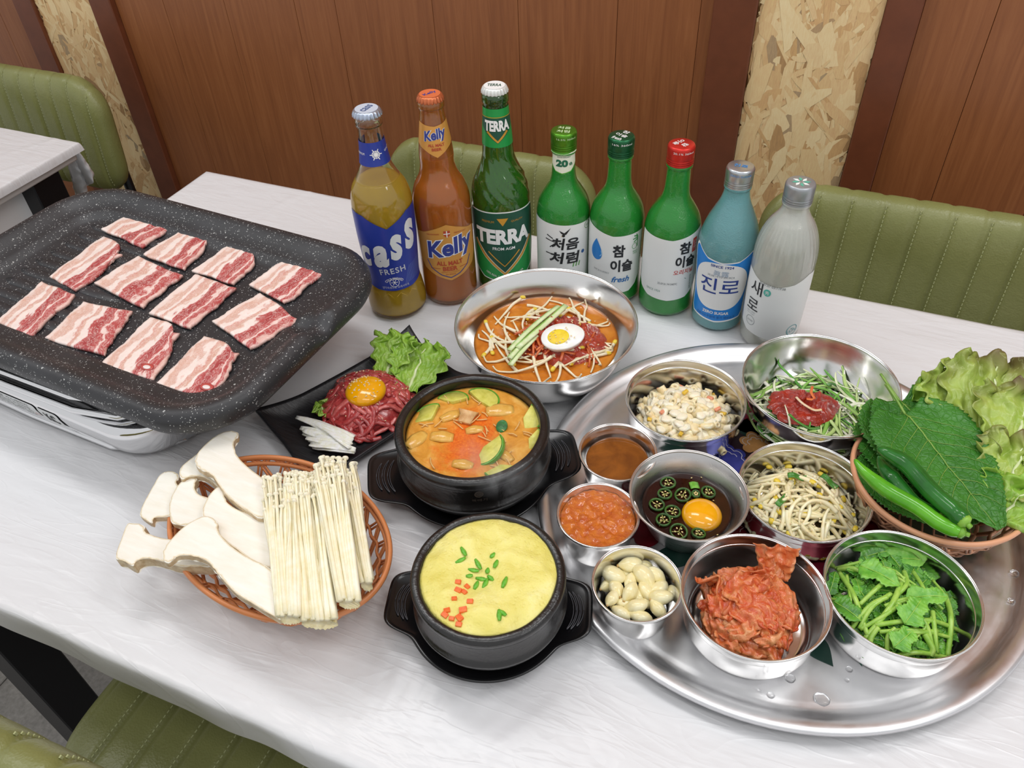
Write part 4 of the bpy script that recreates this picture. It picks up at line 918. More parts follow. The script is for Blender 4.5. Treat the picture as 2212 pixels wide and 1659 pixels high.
# cucumber sticks
CUW = food('cucumber_flesh', '#cfe0a0', '#e4eec4', .3, 120, .25); CUG = food('cucumber_skin', '#7fb04a', '#a5cc6c', .35, 120, .05)
for i, (a, b, z, lab) in enumerate([((1100, 757), (1207, 662), .066, 'longest pale cucumber stick on top beside the egg'), ((1103, 775), (1185, 690), .063, 'cucumber stick in the middle of the bundle'), ((1105, 790), (1160, 722), .060, 'cucumber stick lowest toward the near bowl rim'), ((1118, 752), (1222, 660), .0665, 'cucumber stick with green skin nearest the egg')]):
    A = pix(*a, z-.004); B = pix(*b, z); c = (A+B)/2; L = (B-A).length; t = thing('cucumber_stick', lab, 'cucumber', c, 0, 'cucumber sticks in the broth bowl'); d = (B-A).normalized(); t.rotation_euler = (g.uniform(-.3, .3), -math.asin(d.z), atan2(d.y, d.x))
    V = []
    def cu(u, v, w0, w1, h): 
        ang = 2*pi*v; q = .0032; y = q*cos(ang)*(1-.3*abs(2*u-1)**4); z_ = .0017*sin(ang); x = (u-.5)*L; return Vector((x+.0015*cos(ang), y+.0022*sin(u*3+i), z_+.0018*sin(u*3.1)))
    obj('flesh', tube([((k/12-.5)*L, .0016*sin(k*.25+i), .0016*sin(k/12*3.1)) for k in range(13)], .0031, 8, flat=.55), CUW, t)
    obj('skin', tube([((k/12-.5)*L*.99, .0016*sin(k*.25+i)+.0027, .0016*sin(k/12*3.1)+.0003) for k in range(13)], .0011, 6), CUG, t)
# halved boiled egg
EGW = food('egg_white', '#f3f1ea', '#fbfaf6', .25, 60, .35, .05); YOK = food('boiled_yolk', '#e9c41f', '#f4d93a', .45, 160, .2, .3)
p = pix(1213, 728, .068); he = thing('boiled_egg_half', 'halved boiled egg, yolk up, on the red sauce', 'egg', p); he.rotation_euler = (radians(12), radians(-6), radians(28))
V = []; Fc = []; NS = 36
def eggr(a): return 1+.10*cos(a)
pr_ = [(.001, -.0155), (.30, -.0148), (.62, -.0115), (.86, -.0062), (.97, -.001), (.985, .001), (.955, .002), (.6, .0022), (.3, .0022), (.001, .0022)]
for r_, z_ in pr_:
    for k in range(NS): a = 2*pi*k/NS; V.append((.0245*r_*cos(a)*(1+.06*cos(a)), .0185*r_*sin(a), z_))
Fc = [(j*NS+k, j*NS+(k+1) % NS, (j+1)*NS+(k+1) % NS, (j+1)*NS+k) for j in range(len(pr_)-1) for k in range(NS)]
obj('egg_white', (V, Fc), EGW, he); yk = obj('yolk', lathe(smooth_prof([(.0001, .0018), (.0106, .0018), (.0104, .0027), (.006, .0034), (.0001, .0036)], 3), 32), YOK, he); yk.location = (-.0035, -.0005, 0); yk.scale = (1.05, .92, 1)
spots = []
for i in range(26):
    a = g.uniform(0, 6.28); r = sqrt(g.random()); q = he.matrix_basis @ Vector((.019*r*cos(a), .0145*r*sin(a), .0036)); spots.append(q)
bpy.context.view_layer.update()
spots = [Matrix.LocRotScale(he.location, he.rotation_euler, None) @ Vector((.0195*sqrt(g.random())*cos(a), .0145*sqrt(g.random())*sin(a), .0038)) for a in [g.uniform(0, 6.28) for _ in range(18)]]
seeds(spots, 'sesame seed on the halved boiled egg', 'sesame seeds on the halved egg', seed=2)
spots = []
for i in range(60):
    a = g.uniform(0, 6.28); r = .06*sqrt(g.random()); x, y = nc[0]+.006+r*cos(a), nc[1]-.002+r*sin(a)
    if hypot(x-p.x, y-p.y) < .026: continue
    spots.append((x, y, bz+.0175*max(0, 1-(hypot(x-nc[0]-.016, y-nc[1])/.056)**2.4)+.0018))
seeds(spots, 'sesame seed scattered over the spicy broth bowl', 'sesame seeds in the broth bowl', seed=3)
# ------------------------------------------------------------------ raw beef plate
BEEF = food('raw_beef', '#9c2c2e', '#c44e4c', .22, 130, .15, .4, 260, bd=.0012)
hb = pix(792, 880, .006); bc = (hb.x-.002, hb.y+.004)
bd = lambda x, y: .004+.026*max(0, 1-(hypot((x-bc[0]), (y-bc[1]))/.056)**2.2)
g = rng(31)
obj_bm = blob(.047, .047, .022, 28, 12, lambda v: 1+.08*nz(v.x*3, v.y*3, v.z*3)); o = obj('beef_mound', obj_bm, BEEF, None, loc=(bc[0], bc[1], .0075)); tag(o, 'packed core of the mound of raw beef', 'meat')
BEEF2 = food('raw_beef_pale', '#b34240', '#d9726c', .22, 130, .15, .4, 260, bd=.0012)
for m_ in (BEEF, BEEF2): m_.node_tree.nodes['Principled BSDF'].inputs['Coat Weight'].default_value = .5; m_.node_tree.nodes['Principled BSDF'].inputs['Coat Roughness'].default_value = .08
for i in range(105):
    a = g.uniform(0, 6.28); r = .051*sqrt(g.random()); x, y = bc[0]+r*cos(a), bc[1]+r*sin(a); lay = g.uniform(.92, 1.12)
    P = curl(g, x, y, g.uniform(.022, .055), a+pi/2+g.gauss(0, .8), g.choice([-1, 1])*g.uniform(15, 70), lambda X, Y: bd(X, Y)*lay+g.uniform(0, .0015), 9)
    P = clampc(P, bc, .058); P = [Vector((q.x, q.y, max(q.z, .0075))) for q in P]; c = P[4].copy()
    w_ = g.uniform(.0028, .0040)
    o = obj('beef_strip', tube(cr([q-c for q in P], 3), [w_*(1-.35*abs(2*k/24-1)**3)*(1+.12*sin(k*.9+i)) for k in range(25)], 9, flat=.65), BEEF if i % 3 else BEEF2, None, loc=c); tag(o, 'glossy dark red raw beef strip heaped under the yolk', 'meat strip', 'raw beef strips on the black plate')
YLK = plain('raw_yolk', '#f6ae0a', .07, Subsurface_Weight=.35, Subsurface_Radius=(.006, .003, .0005), Subsurface_Scale=.6); YLK.node_tree.nodes['Principled BSDF'].inputs['Specular IOR Level'].default_value = .6
p = pix(790, 845, .032); yk = obj('egg_yolk', blob(.0225, .0225, .0100, 32, 16, lambda v: 1+.02*nz(v.x, v.y, 3)), YLK, None, loc=(p.x, p.y, .0320)); tag(yk, 'raw egg yolk on top of the raw beef', 'egg yolk')
spots = []
for i in range(55): a = g.uniform(0, 6.28); r = .0205*g.random()**.6; z = .0320+.0100*sqrt(max(0, 1-(r/.0225)**2)); spots.append((p.x+r*cos(a), p.y+r*sin(a), z+.0003))
seeds(spots, 'sesame seed on the yolk over the raw beef', 'sesame seeds on the raw yolk', seed=5)
seeds([(x, y, bd(x, y)*1.12+.0035) for x, y in [(bc[0]+.04*g.uniform(-1, 1), bc[1]+.04*g.uniform(-1, 1)) for _ in range(36)] if hypot(x-p.x, y-p.y) > .023], 'sesame seed scattered over the raw beef', 'sesame seeds on the beef', seed=6)
# pear slivers
PEA = food('pear_flesh', '#f3f2dc', '#ffffff', .2, 200, .0, .3)
for i in range(13):
    A = Vector(pix(638+i*3.0+g.uniform(-4, 4), 903+i*5.2, .010+.003*(i % 3))); B = Vector(pix(752+i*1.0+g.uniform(-8, 8), 945+i*2.6, .011+.003*((i+1) % 3)))
    if i < 4: A, B = Vector(pix(640+i*14, 900+i*3, .017)), Vector(pix(765-i*3, 943+i*8, .019))
    c = (A+B)/2; d = B-A; L = d.length
    o = obj('pear_sliver', join([grid(14, 5, lambda u, v: Vector(((u-.5)*L, (v-.5)*.0085*(1-.5*abs(2*u-1)**3), .0015*sin(u*pi)+.0011*(1 if 0 else 1)*nz(u*4, v*2, i)))) ]), PEA, None, loc=c); o.rotation_euler = (g.uniform(-.4, .5), -math.asin(max(-1, min(1, d.z/L))), atan2(d.y, d.x)); m = o.modifiers.new('thickness', 'SOLIDIFY'); m.thickness = .0015
    tag(o, 'translucent white pear sliver beside the raw beef', 'pear', 'pear slivers on the black plate')
# ------------------------------------------------------------------ lettuce
def lettuce_mat(name, a, b, edge, vein='#cfd998'):
    n = N(name); uv = n.n('ShaderNodeUVMap').outputs[0]; sep = n.n('ShaderNodeSeparateXYZ', i_0=uv); v = n.coord('Object'); f = n.noise(v, 28, 5, .6)
    c = n.ramp(f, [(.3, a), (.7, b)]); ed = n.math('MULTIPLY', n.math('POWER', sep.outputs[1], 3.0), n.ramp(n.noise(v, 22, 3, .6), [(.35, (0, 0, 0, 1)), (.65, (1, 1, 1, 1))]))
    c = n.mix(ed, c, edge); vn = n.ramp(n.math('ABSOLUTE', n.math('SUBTRACT', n.noise(v, 45, 3, .5, .6), .5)), [(0, (1, 1, 1, 1)), (.02, (0, 0, 0, 1))])
    n.P(Base_Color=n.mix(n.math('MULTIPLY', vn, .35), c, vein), Roughness=.36, Subsurface_Weight=.08, Subsurface_Radius=(.002, .004, .0008)); n.bump(n.noise(v, 130, 4, .6), .4, .0015); return n.m
LT1 = lettuce_mat('green_lettuce', '#79a534', '#a3c653', '#8fbb3c'); LT2 = lettuce_mat('red_tip_lettuce', '#8fae3e', '#bcd266', '#6f5a3c')
def lettuce(label, base, tip, W, mat, seed, curlz=.012, ruf=.007, cup=.006, z0=0.0, name='lettuce_leaf', nr=11, group=None):
    b = Vector(base); t = Vector(tip); d = t-b; L = d.length; d.normalize(); s = Vector((-d.y, d.x, 0)).normalized(); up = d.cross(s)*-1
    if up.z < 0: up = -up
    def f(u, v):
        a = (u-.5)*2; w_ = W*(sin(min(1, .16+v*.95)*pi*.56))*1.0; fr = v**1.5*(.75+.25*abs(a)); edge = max(v, abs(a)*.9)**3
        rx = a*w_*(1-.18*max(0, v-.75)); along = L*(v*(1-.22*a*a*v))
        z = cup*abs(a)**1.6+curlz*v*v+ruf*edge*sin(a*nr+seed+2.5*nz(a*2, v*2, seed))+ruf*.6*edge*nz(a*9, v*7, seed)+.0032*nz(a*6, v*6, seed+4)+.0018*nz(a*15, v*13, seed)
        lat = .005*edge*sin(v*21+seed)+.004*edge*nz(a*12, v*12, seed+9)
        return b+d*(along+.006*edge*nz(a*8, v*3, seed+1))+s*(rx+lat*(1 if a > 0 else -1))+up*z
    V, Fc = grid(64, 44, f); c = sum(V, Vector())/len(V); V = [p-c for p in V]; o = obj(name, (V, Fc), mat, None, loc=c)
    ul = o.data.uv_layers.new(name='UVMap')
    for l in o.data.loops: i = l.vertex_index; ul.data[l.index].uv = ((i % 64)/63, max((i//64)/43, abs((i % 64)/31.5-1)*.95))
    rib = [f(.5, k/10*.85)-c+up*.0006 for k in range(11)]; obj('midrib', tube(rib, [.0026-.0018*k/10 for k in range(11)], 7, flat=.6), food('lettuce_rib', '#c9d996', '#dfe8bb', .35, 80, .1), o)
    m = o.modifiers.new('thickness', 'SOLIDIFY'); m.thickness = .0006; tag(o, label, 'lettuce', group); return o
lettuce('green leaf lettuce lying behind the raw beef on the black plate', pix(880, 848, .012), pix(925, 748, .022), .036, LT1, 2.0, .008, .005)
lettuce('small green lettuce leaf left of the larger one on the black plate', pix(830, 820, .012), pix(870, 725, .030), .026, LT1, 5.0, .008, .005)
lettuce('lettuce leaf tip peeping out under the raw beef at the left', pix(730, 905, .008), pix(686, 878, .011), .012, LT1, 9.0, .003, .002)

by_rows([o for o in C.objects if o.name.startswith('carrot_cube')], 4, 'orange carrot cube on the steamed egg')
by_rows([o for o in C.objects if o.name.startswith('green_onion_bit')], 4, 'green onion bit on the steamed egg')
# ================================================================== side dishes on the tray
# macaroni salad
MAC = food('creamy_macaroni', '#eed6a0', '#faedc8', .22, 120, .3, .25); MAY = food('mayonnaise_coat', '#f3e7c8', '#fcf4de', .2, 160, .2, .5)
g = rng(41); c1 = (-0.0905, 0.6175); mh = dome(c1[0], c1[1], .0525, .027, 2.4)
tag(obj('mayonnaise_dressing', blob(.045, .044, .021, 40, 14, lambda v: 1+.10*nz(v.x*5, v.y*5, v.z*5)), MAY, None, loc=(c1[0], c1[1], .0115)), 'white mayonnaise dressing filling the macaroni salad', 'dressing')
mac = []
for q in range(4):
    L = [.013, .015, .012, .014][q]; bnd = [.9, .5, 1.2, .2][q]; pts = [(L*(k/8-.5), .004*bnd*((2*k/8-1)**2), 0) for k in range(9)]
    v, f = tube(pts, .0040, 12, False, flat=.8); v2, f2 = tube(pts, .0015, 12, False, flat=.8); n0 = len(v); F_ = f+[tuple(i+n0 for i in t[::-1]) for t in f2]
    for e in (0, 8*12):
        for k in range(12): a = e+k; b = e+(k+1) % 12; F_.append((a, b, b+n0, a+n0) if e else (b, a, a+n0, b+n0))
    mac.append((v+v2, F_))
base = [None]*4
for i in range(120):
    a = i*2.39996; r = .0485*sqrt((i+.5)/120); x, y = c1[0]+r*cos(a)+g.uniform(-.002, .002), c1[1]+r*sin(a)+g.uniform(-.002, .002); q = g.randrange(4)
    if base[q] is None: o = obj('macaroni', mac[q], MAC if q != 3 else MAY); base[q] = o
    else: o = base[q].copy(); C.objects.link(o)
    o.location = (x, y, .0105+mh(x, y)*g.uniform(.80, 1.0)); o.rotation_euler = (g.uniform(0, 6.28), g.uniform(-.5, .5), g.uniform(0, 6.28)); s = g.uniform(1.0, 1.3); o.scale = (s, s, s); tag(o, 'mayonnaise coated macaroni piece in the shallow bowl', 'macaroni', 'macaroni pieces in the salad bowl')
b0 = None
for i in range(46):
    a = g.uniform(0, 6.28); r = .044*sqrt(g.random()); x, y = c1[0]+r*cos(a), c1[1]+r*sin(a)
    if b0 is None: o = obj('mayonnaise_dollop', blob(.0068, .0052, .0024, 14, 8, lambda v: 1+.2*nz(v.x*2, v.y*2, v.z*2)), MAY); b0 = o
    else: o = b0.copy(); C.objects.link(o)
    o.location = (x, y, .0125+mh(x, y)*.98); o.rotation_euler[2] = g.uniform(0, 6.28); tag(o, 'dollop of mayonnaise between the macaroni pieces', 'dressing', 'mayonnaise dollops in the macaroni salad')
CRB = food('pink_crab_stick', '#e98a62', '#f3b597', .35, 200, .1); CRN = food('corn_kernel', '#e3b52c', '#f0cf5a', .3, 200, .1)
for i, (px, py, m, nm) in enumerate([(1473, 820, 0, 'crab_stick_bit'), (1429, 900, 0, 'crab_stick_bit'), (1533, 867, 0, 'crab_stick_bit'), (1549, 890, 0, 'crab_stick_bit'), (1425, 827, 0, 'crab_stick_bit'), (1405, 905, 1, 'corn_kernel'), (1470, 940, 1, 'corn_kernel'), (1562, 893, 1, 'corn_kernel'), (1478, 862, 1, 'corn_kernel'), (1545, 838, 1, 'corn_kernel')]):
    x, y = pix(px, py, .03)[:2]; o = obj(nm, bbox_bm(-.0035, .0035, -.002, .002, -.0015, .0015, .0008, 2), CRN if m else CRB, None, loc=(x, y, .0155+mh(x, y))); o.rotation_euler = (.3, .3, i*1.3)
    tag(o, 'orange pink crab stick bit in the macaroni salad' if not m else 'yellow corn kernel in the macaroni salad', 'corn' if m else 'crab stick', 'corn kernels in the macaroni salad' if m else 'crab stick bits in the macaroni salad')
# seasoned soybean sprouts
g = rng(43); c2 = (0.0375, 0.5390); sh = dome(c2[0], c2[1], .056, .030, 2.2)
for i in range(150):
    a = i*2.39996; r = .050*sqrt((i+.5)/150); x, y = c2[0]+r*cos(a), c2[1]+r*sin(a); lay = g.uniform(.35, 1.05); bb = .010+g.uniform(0, .002)
    P = curl(g, x, y, g.uniform(.03, .058), g.uniform(0, 6.28), g.choice([-1, 1])*g.uniform(5, 55), lambda X, Y: bb+lay*sh(X, Y), 9, .6)
    P = clampc(P, c2, .0525); sprout(P, 'yellow headed seasoned soybean sprout in the shallow bowl', 'seasoned soybean sprouts', g.uniform(.0019, .0026), g.random() < .45, SPRW, g)
GLF = food('scallion_green', '#3c7a28', '#5d9a3c', .3, 150, .1)
for i, (px, py, a) in enumerate([(1688, 1085, 1.2), (1795, 1028, -.5), (1720, 1035, .3)]):
    x, y = pix(px, py, .038)[:2]; o = obj('scallion_piece', grid(12, 4, lambda u, v: Vector(((u-.5)*.018, (v-.5)*.005, .002*sin(u*6)+.001*(2*v-1)**2))), GLF, None, loc=(x, y, .0145+sh(x, y))); o.rotation_euler = (.2, .1, a); m = o.modifiers.new('thickness', 'SOLIDIFY'); m.thickness = .0008
    tag(o, ['green scallion piece with sesame at the left of the sprout bowl', 'dark green scallion piece at the far right of the sprout bowl', 'small green scallion piece in the middle of the sprouts'][i], 'green onion')
seeds([(x, y, .0132+sh(x, y)) for x, y in [(c2[0]+.04*g.uniform(-1, 1), c2[1]+.04*g.uniform(-1, 1)) for _ in range(70)] if hypot(x-c2[0], y-c2[1]) < .043], 'sesame seed on the seasoned soybean sprouts', 'sesame seeds on the sprouts', seed=8)
# shredded green onion with sauce
def scal_mat():
    n = N('shredded_green_onion'); oi = n.n('ShaderNodeObjectInfo').outputs['Random']; v = n.coord('Object'); sep = n.n('ShaderNodeSeparateXYZ', i_0=v)
    f = n.math('ADD', oi, n.math('MULTIPLY', n.math('SUBTRACT', n.noise(v, 25, 2, .5), .5), .5))
    n.P(Base_Color=n.ramp(f, [(.1, '#f8f9e6'), (.4, '#e6efbe'), (.6, '#bfdb86'), (.8, '#83bb4c'), (.97, '#4f9a35')]), Roughness=.3, Subsurface_Weight=.15, Subsurface_Radius=(.002, .003, .001)); n.bump(n.noise(n.coord('Object', (1, 1, 1)), 200, 2, .5), .1, .0005); return n.m
SCM = scal_mat(); g = rng(47); c3 = (0.0315, 0.6700); gh = lambda x, y: .014+.016*(1-(hypot(x-c3[0], y-c3[1])/.062)**2)+.30*max(0, hypot(x-c3[0], y-c3[1])-.036)
for i in range(250):
    a = i*2.39996; r = .060*sqrt((i+.5)/250); x, y = c3[0]+r*cos(a), c3[1]+r*sin(a)
    lay = g.uniform(.6, 1.12); P = curl(g, x, y, g.uniform(.035, .085), a+pi/2+g.gauss(0, .9), g.choice([-1, 1])*g.uniform(0, 45), lambda X, Y: gh(X, Y)*lay+.001, 9, .6)
    P = clampc(P, (0.031, 0.6754), .0665)
    if r > .045 and g.random() < .28: P = [p+Vector((0, 0, .016*(k/8)**2)) for k, p in enumerate(P)]
    c = P[4].copy(); w_ = g.uniform(.0010, .0025); o = obj('green_onion_shred', tube(cr([p-c for p in P], 2), [w_*(1-.6*abs(2*k/16-1)**3) for k in range(17)], 6, flat=.4), SCM, None, loc=c); tag(o, 'curling shred of green onion in the deep steel bowl', 'green onion', 'green onion shreds in the deep bowl')
p = pix(1735, 872, .036); sa = paste('chili_dressing', 'dark red chili dressing spooned over the shredded green onion', 'sauce', p.x, p.y, .031, .007, .033, sauce_mat('dark_chili_dressing', '#8a1406', '#bc3210'), 11, 1.15, .9, .3, .9, 90, 22)
for i, (A, B, lab) in enumerate([((1720, 858), (1775, 885), 'white onion curl tinged red on the chili dressing'), ((1705, 895), (1770, 925), 'wide green onion curl at the near edge of the chili dressing'), ((1755, 835), (1742, 862), 'thin orange stained onion strand on the chili dressing')]):
    a, b = pix(*A, .042), pix(*B, .042); m_ = (a+b)/2+Vector((.006, -.008, 0)); c = m_; o = obj('green_onion_curl', tube(cr([a-c, (a+m_)/2-c+Vector((-.002, -.002, .001)), m_-c, b-c], 6), .0016, 7, flat=.5), [food('onion_stained', '#e9b884', '#f1dcc0', .3, 120, .2), GLF, food('onion_orange', '#d8602a', '#e98b4c', .3, 120, .1)][i], None, loc=c); tag(o, lab, 'green onion')
# kimchi
def kim_mat():
    n = N('cabbage_kimchi'); v = n.coord('Object'); f = n.noise(v, 55, 6, .68, 1.2); w_ = n.noise(n.coord('Object', (5, 1, 1)), 45, 4, .6, .8)
    c = n.ramp(f, [(.26, '#8f1c0c'), (.38, '#bd3a18'), (.50, '#d3602a'), (.62, '#e59a5c'), (.78, '#f0c794')]); c = n.mix(n.math('MULTIPLY', n.math('SUBTRACT', w_, .3), .7), c, '#c83a16')
    oi = n.n('ShaderNodeObjectInfo').outputs['Random']; c = n.mix(n.math('MULTIPLY', n.math('POWER', oi, 1.6), .62), c, n.ramp(n.noise(v, 90, 4, .6), [(.35, '#e06a22'), (.7, '#f5c98c')]))
    n.P(Base_Color=c, Roughness=.24, Coat_Weight=.5, Coat_Roughness=.08, Subsurface_Weight=.06, Subsurface_Radius=(.004, .0015, .0008)); n.bump(n.math('ADD', w_, n.noise(v, 240, 5, .65)), .6, .0018); return n.m
KM = kim_mat(); g = rng(53); kc = (0.0170, 0.4040); kh = lambda x, y: .004+.040*max(0, 1-(hypot((x-kc[0])*1.0, (y-kc[1]))/.050)**1.8)
tag(obj('kimchi_heart', blob(.036, .035, .022, 40, 16, lambda v: 1+.16*nz(v.x*3, v.y*3, v.z*3)+.06*nz(v.x*9, v.y*9, v.z*9)), KM, None, loc=(kc[0], kc[1], .018)), 'packed heart of the kimchi heap under its leaves', 'kimchi')
for i in range(34):
    a = i*2.39996; r = .031*sqrt((i+.5)/34); x, y = kc[0]+r*cos(a), kc[1]+r*sin(a); L = g.uniform(.026, .042); W = g.uniform(.016, .028); s = i*3.7
    if i == 2: L, W = .036, .026
    def kf(u, v):
        X = (u-.5)*L; Y = (v-.5)*W*(.6+.8*sin(u*2.6+.3)); cr_ = .0062*nz(u*3+s, v*3, 1)+.0020*nz(u*8, v*7+s, 2)+.0013*sin(v*26+nz(u*4, s, 0)*5); return Vector((X+.002*nz(u*6, v*6, s), Y+.002*nz(v*7, u*5, s+2), cr_+.005*sin(v*pi)-.004*(2*u-1)**2))
    o = obj('kimchi_leaf', grid(30, 22, kf), KM, None, loc=(x, y, .0075+kh(x, y)*g.uniform(.86, 1.05))); sl = .55*r/.039; o.rotation_euler = Matrix.Rotation(g.uniform(0, 6.28), 3, 'Z').to_euler(); 
    M = Matrix.Rotation(sl, 3, Vector((-sin(a), cos(a), 0))) @ Matrix.Rotation(g.uniform(0, 6.28), 3, 'Z') @ Matrix.Rotation(g.uniform(-.3, .3), 3, 'X'); o.rotation_euler = M.to_euler(); m = o.modifiers.new('thickness', 'SOLIDIFY'); m.thickness = .0014
    tag(o, 'crumpled red cabbage leaf piece in the kimchi heap', 'kimchi', 'kimchi leaf pieces in the bowl')
for i, (px, py, ang, tall) in enumerate([(1680, 1205, .3, .030), (1655, 1235, 1.2, .022), (1560, 1255, 2.6, .020)]):
    x, y = pix(px, py, .05)[:2]; s = 90+i*5
    o = obj('kimchi_leaf', grid(30, 26, lambda u, v: Vector(((u-.5)*.030*(.7+.5*v)+.003*nz(u*6, v*6, s), .006*sin(u*9+s)*(.3+v)+.004*nz(u*5, v*5, s), (v-.5)*tall+.002*nz(u*9, v*9, s)))), KM, None, loc=(x, y, .042)); o.rotation_euler = (-.7, 0, ang); m = o.modifiers.new('thickness', 'SOLIDIFY'); m.thickness = .0014
    tag(o, ['pleated pale kimchi leaf standing at the top of the heap', 'folded orange kimchi leaf below the top of the heap', 'broad pale kimchi leaf at the left of the heap'][i], 'kimchi')
# water parsley
MST = food('parsley_stem', '#8abd40', '#b4d966', .25, 90, .15); MLF = food('parsley_leaf', '#35781f', '#67ab38', .3, 90, .05, .4, 260, bd=.001); MLF2 = food('parsley_leaf_light', '#5aa432', '#8cc850', .33, 90, .05, .4, 260, bd=.001)
g = rng(59); mc = (0.1260, 0.4520); ph = dome(mc[0], mc[1], .060, .028, 2.6)
def serr_leaf(L, W, teeth, s, fold=.15):
    nu, nv_ = 49, 9; 
    def f(u, v):
        a = 2*v-1; wv = W*(sin(pi*min(1, u**.75))**.8)*.5; tooth = (1+.34*(abs(((u*teeth) % 1.0)-.35)-.35)*(abs(a)**2))*(1+.28*sin(u*9.5)*abs(a)); y = a*wv*tooth; z = fold*abs(y)+.12*L*sin(u*2.2)-.10*L*u*u+.0015*nz(u*5, a*3, s)+.0006*abs(sin(u*teeth*pi))*abs(a); return Vector((u*L-.5*L, y, z))
    return grid(nu, nv_, f)
def minari_leaf(x, y, z, L, W, az, el, roll, mat, s, label, grp):
    t_ = obj('parsley_leaf', serr_leaf(L, W, 9, s), mat, None, loc=(x, y, z)); t_.rotation_euler = (Matrix.Rotation(az, 3, 'Z') @ Matrix.Rotation(-el, 3, 'Y') @ Matrix.Rotation(roll, 3, 'X')).to_euler(); m = t_.modifiers.new('thickness', 'SOLIDIFY'); m.thickness = .0005; tag(t_, label, 'leaf', grp)
    obj('leaf_vein', tube([((u/8-.5)*L*.95, 0, .12*L*sin(u/8*2.2)-.10*L*(u/8)**2+.0004) for u in range(9)], .0004, 5), MST, t_)
for i in range(120):
    a = i*2.39996; r = .0470*sqrt((i+.5)/120); x, y = mc[0]+r*cos(a), mc[1]+r*sin(a); L = g.uniform(.013, .022)
    minari_leaf(x, y, .014+ph(x, y)*g.uniform(.7, 1.0), L, L*g.uniform(.55, .85), g.uniform(0, 6.28), g.uniform(-.25, .25), g.uniform(-.5, .5), MLF if g.random() < .6 else MLF2, i, 'serrated water parsley leaf in the shallow bowl', 'water parsley leaves')
S_ = [((1822, 1218), (1880, 1360), .0023), ((1945, 1262), (1875, 1365), .0025), ((1893, 1345), (2110, 1338), .0021), ((1903, 1358), (2065, 1362), .0018), ((2050, 1270), (2062, 1395), .0024), ((1925, 1405), (2062, 1398), .0023), ((2015, 1320), (2035, 1395), .0021), ((1890, 1390), (1900, 1350), .0024),
      ((1816, 1198), (1865, 1197), .0017), ((1820, 1205), (1860, 1225), .0022), ((1792, 1265), (1840, 1300), .0018), ((1925, 1392), (1935, 1355), .0020), ((2000, 1365), (2020, 1400), .0026), ((1835, 1230), (1850, 1340), .0014), ((2025, 1235), (2060, 1330), .0012), ((1930, 1235), (2040, 1310), .0013), ((1960, 1265), (1900, 1215), .0012), ((1955, 1232), (1935, 1290), .0022)]
for i in range(12):
    a_ = g.uniform(0, 6.28); q_ = .038*sqrt(g.random()); X_, Y_ = 1958+q_*2300*cos(a_), 1300+q_*1900*sin(a_); b_ = g.uniform(0, 3.14); S_.append(((X_-45*cos(b_), Y_-40*sin(b_)), (X_+45*cos(b_), Y_+40*sin(b_)), g.uniform(.0012, .0022)))
for i, (A, B, r) in enumerate(S_):
    a = pix(*A, .044); b = pix(*B, .044); zf = lambda p: .0165+ph(p.x, p.y)
    a.z = zf(a)+.002; b.z = zf(b)+.002; m_ = (a+b)/2+Vector((g.uniform(-.004, .004), g.uniform(-.003, .003), 0)); m_.z = zf(m_)+.0035; c = m_.copy()
    t_ = obj('cut_water_parsley', tube(cr([a-c, m_-c, b-c], 7), [r*(1-.15*k/14) for k in range(15)], 9), MST, None, loc=c); tag(t_, 'cut green water parsley stem lying across the leaves', 'vegetable', 'water parsley stems')
for i, (px, py, L, W, az, lab) in enumerate([(1898, 1247, .042, .026, -.35, 'long light green serrated leaf at the left of the parsley bowl'), (1965, 1185, .044, .028, .25, 'bright serrated leaf at the far rim of the parsley bowl'), (1905, 1172, .036, .018, .6, 'pointed leaf rising at the far left of the parsley bowl'), (2020, 1200, .036, .024, -.1, 'dark pointed leaf at the far right of the parsley bowl'),
      (1970, 1325, .036, .026, 1.2, 'upright light leaf in the middle of the parsley bowl'), (1955, 1375, .030, .022, 1.0, 'notched leaf at the near side of the parsley bowl'), (2000, 1295, .040, .022, .35, 'folded light leaf right of the middle of the parsley bowl'), (1835, 1310, .032, .024, -.5, 'broad dull green leaf at the left rim of the parsley bowl'), (1805, 1240, .030, .014, 1.5, 'narrow leaf against the left rim of the parsley bowl'), (2090, 1250, .030, .012, .8, 'slim leaf at the right rim of the parsley bowl')]):
    x, y = pix(px, py, .045)[:2]; minari_leaf(x, y, .0215+ph(x, y), L*.82, W*.85, az, .1, .15, MLF2 if i in (0, 1, 4, 5, 6) else MLF, 100+i, lab, None)
# garlic
GAR = food('peeled_garlic', '#f0e0a0', '#fbf3cc', .18, 60, .2, .15, rad=(.006, .005, .003)); TIP = plain('garlic_root_tip', '#c9a56a', .6)
g = rng(61); gc = (-.0759, .3868)
GL = [(1361, 1220, .038, .5, .9), (1322, 1240, .037, -.3, 1.05), (1393, 1245, .039, 2.5, 1.05), (1417, 1243, .037, 2.9, .85), (1362, 1257, .036, 1.5, .75), (1420, 1275, .036, 1.0, .95), (1397, 1278, .037, 2.4, .8), (1361, 1280, .040, 1.3, .8), (1332, 1272, .036, 2.2, .8), (1322, 1293, .038, 1.4, .75), (1425, 1290, .040, .15, .95), (1373, 1310, .040, .35, .85), (1420, 1315, .037, -.5, .75), (1340, 1323, .036, -.3, .8), (1382, 1332, .037, .05, .85), (1347, 1303, .034, .2, .7), (1377, 1290, .033, 1.9, .8), (1450, 1282, .032, 1.5, .8), (1405, 1260, .031, 0, .8), (1350, 1240, .031, 1, .8), (1385, 1225, .030, 0, .8), (1315, 1265, .030, 1, .8), (1400, 1300, .031, .7, .8)]
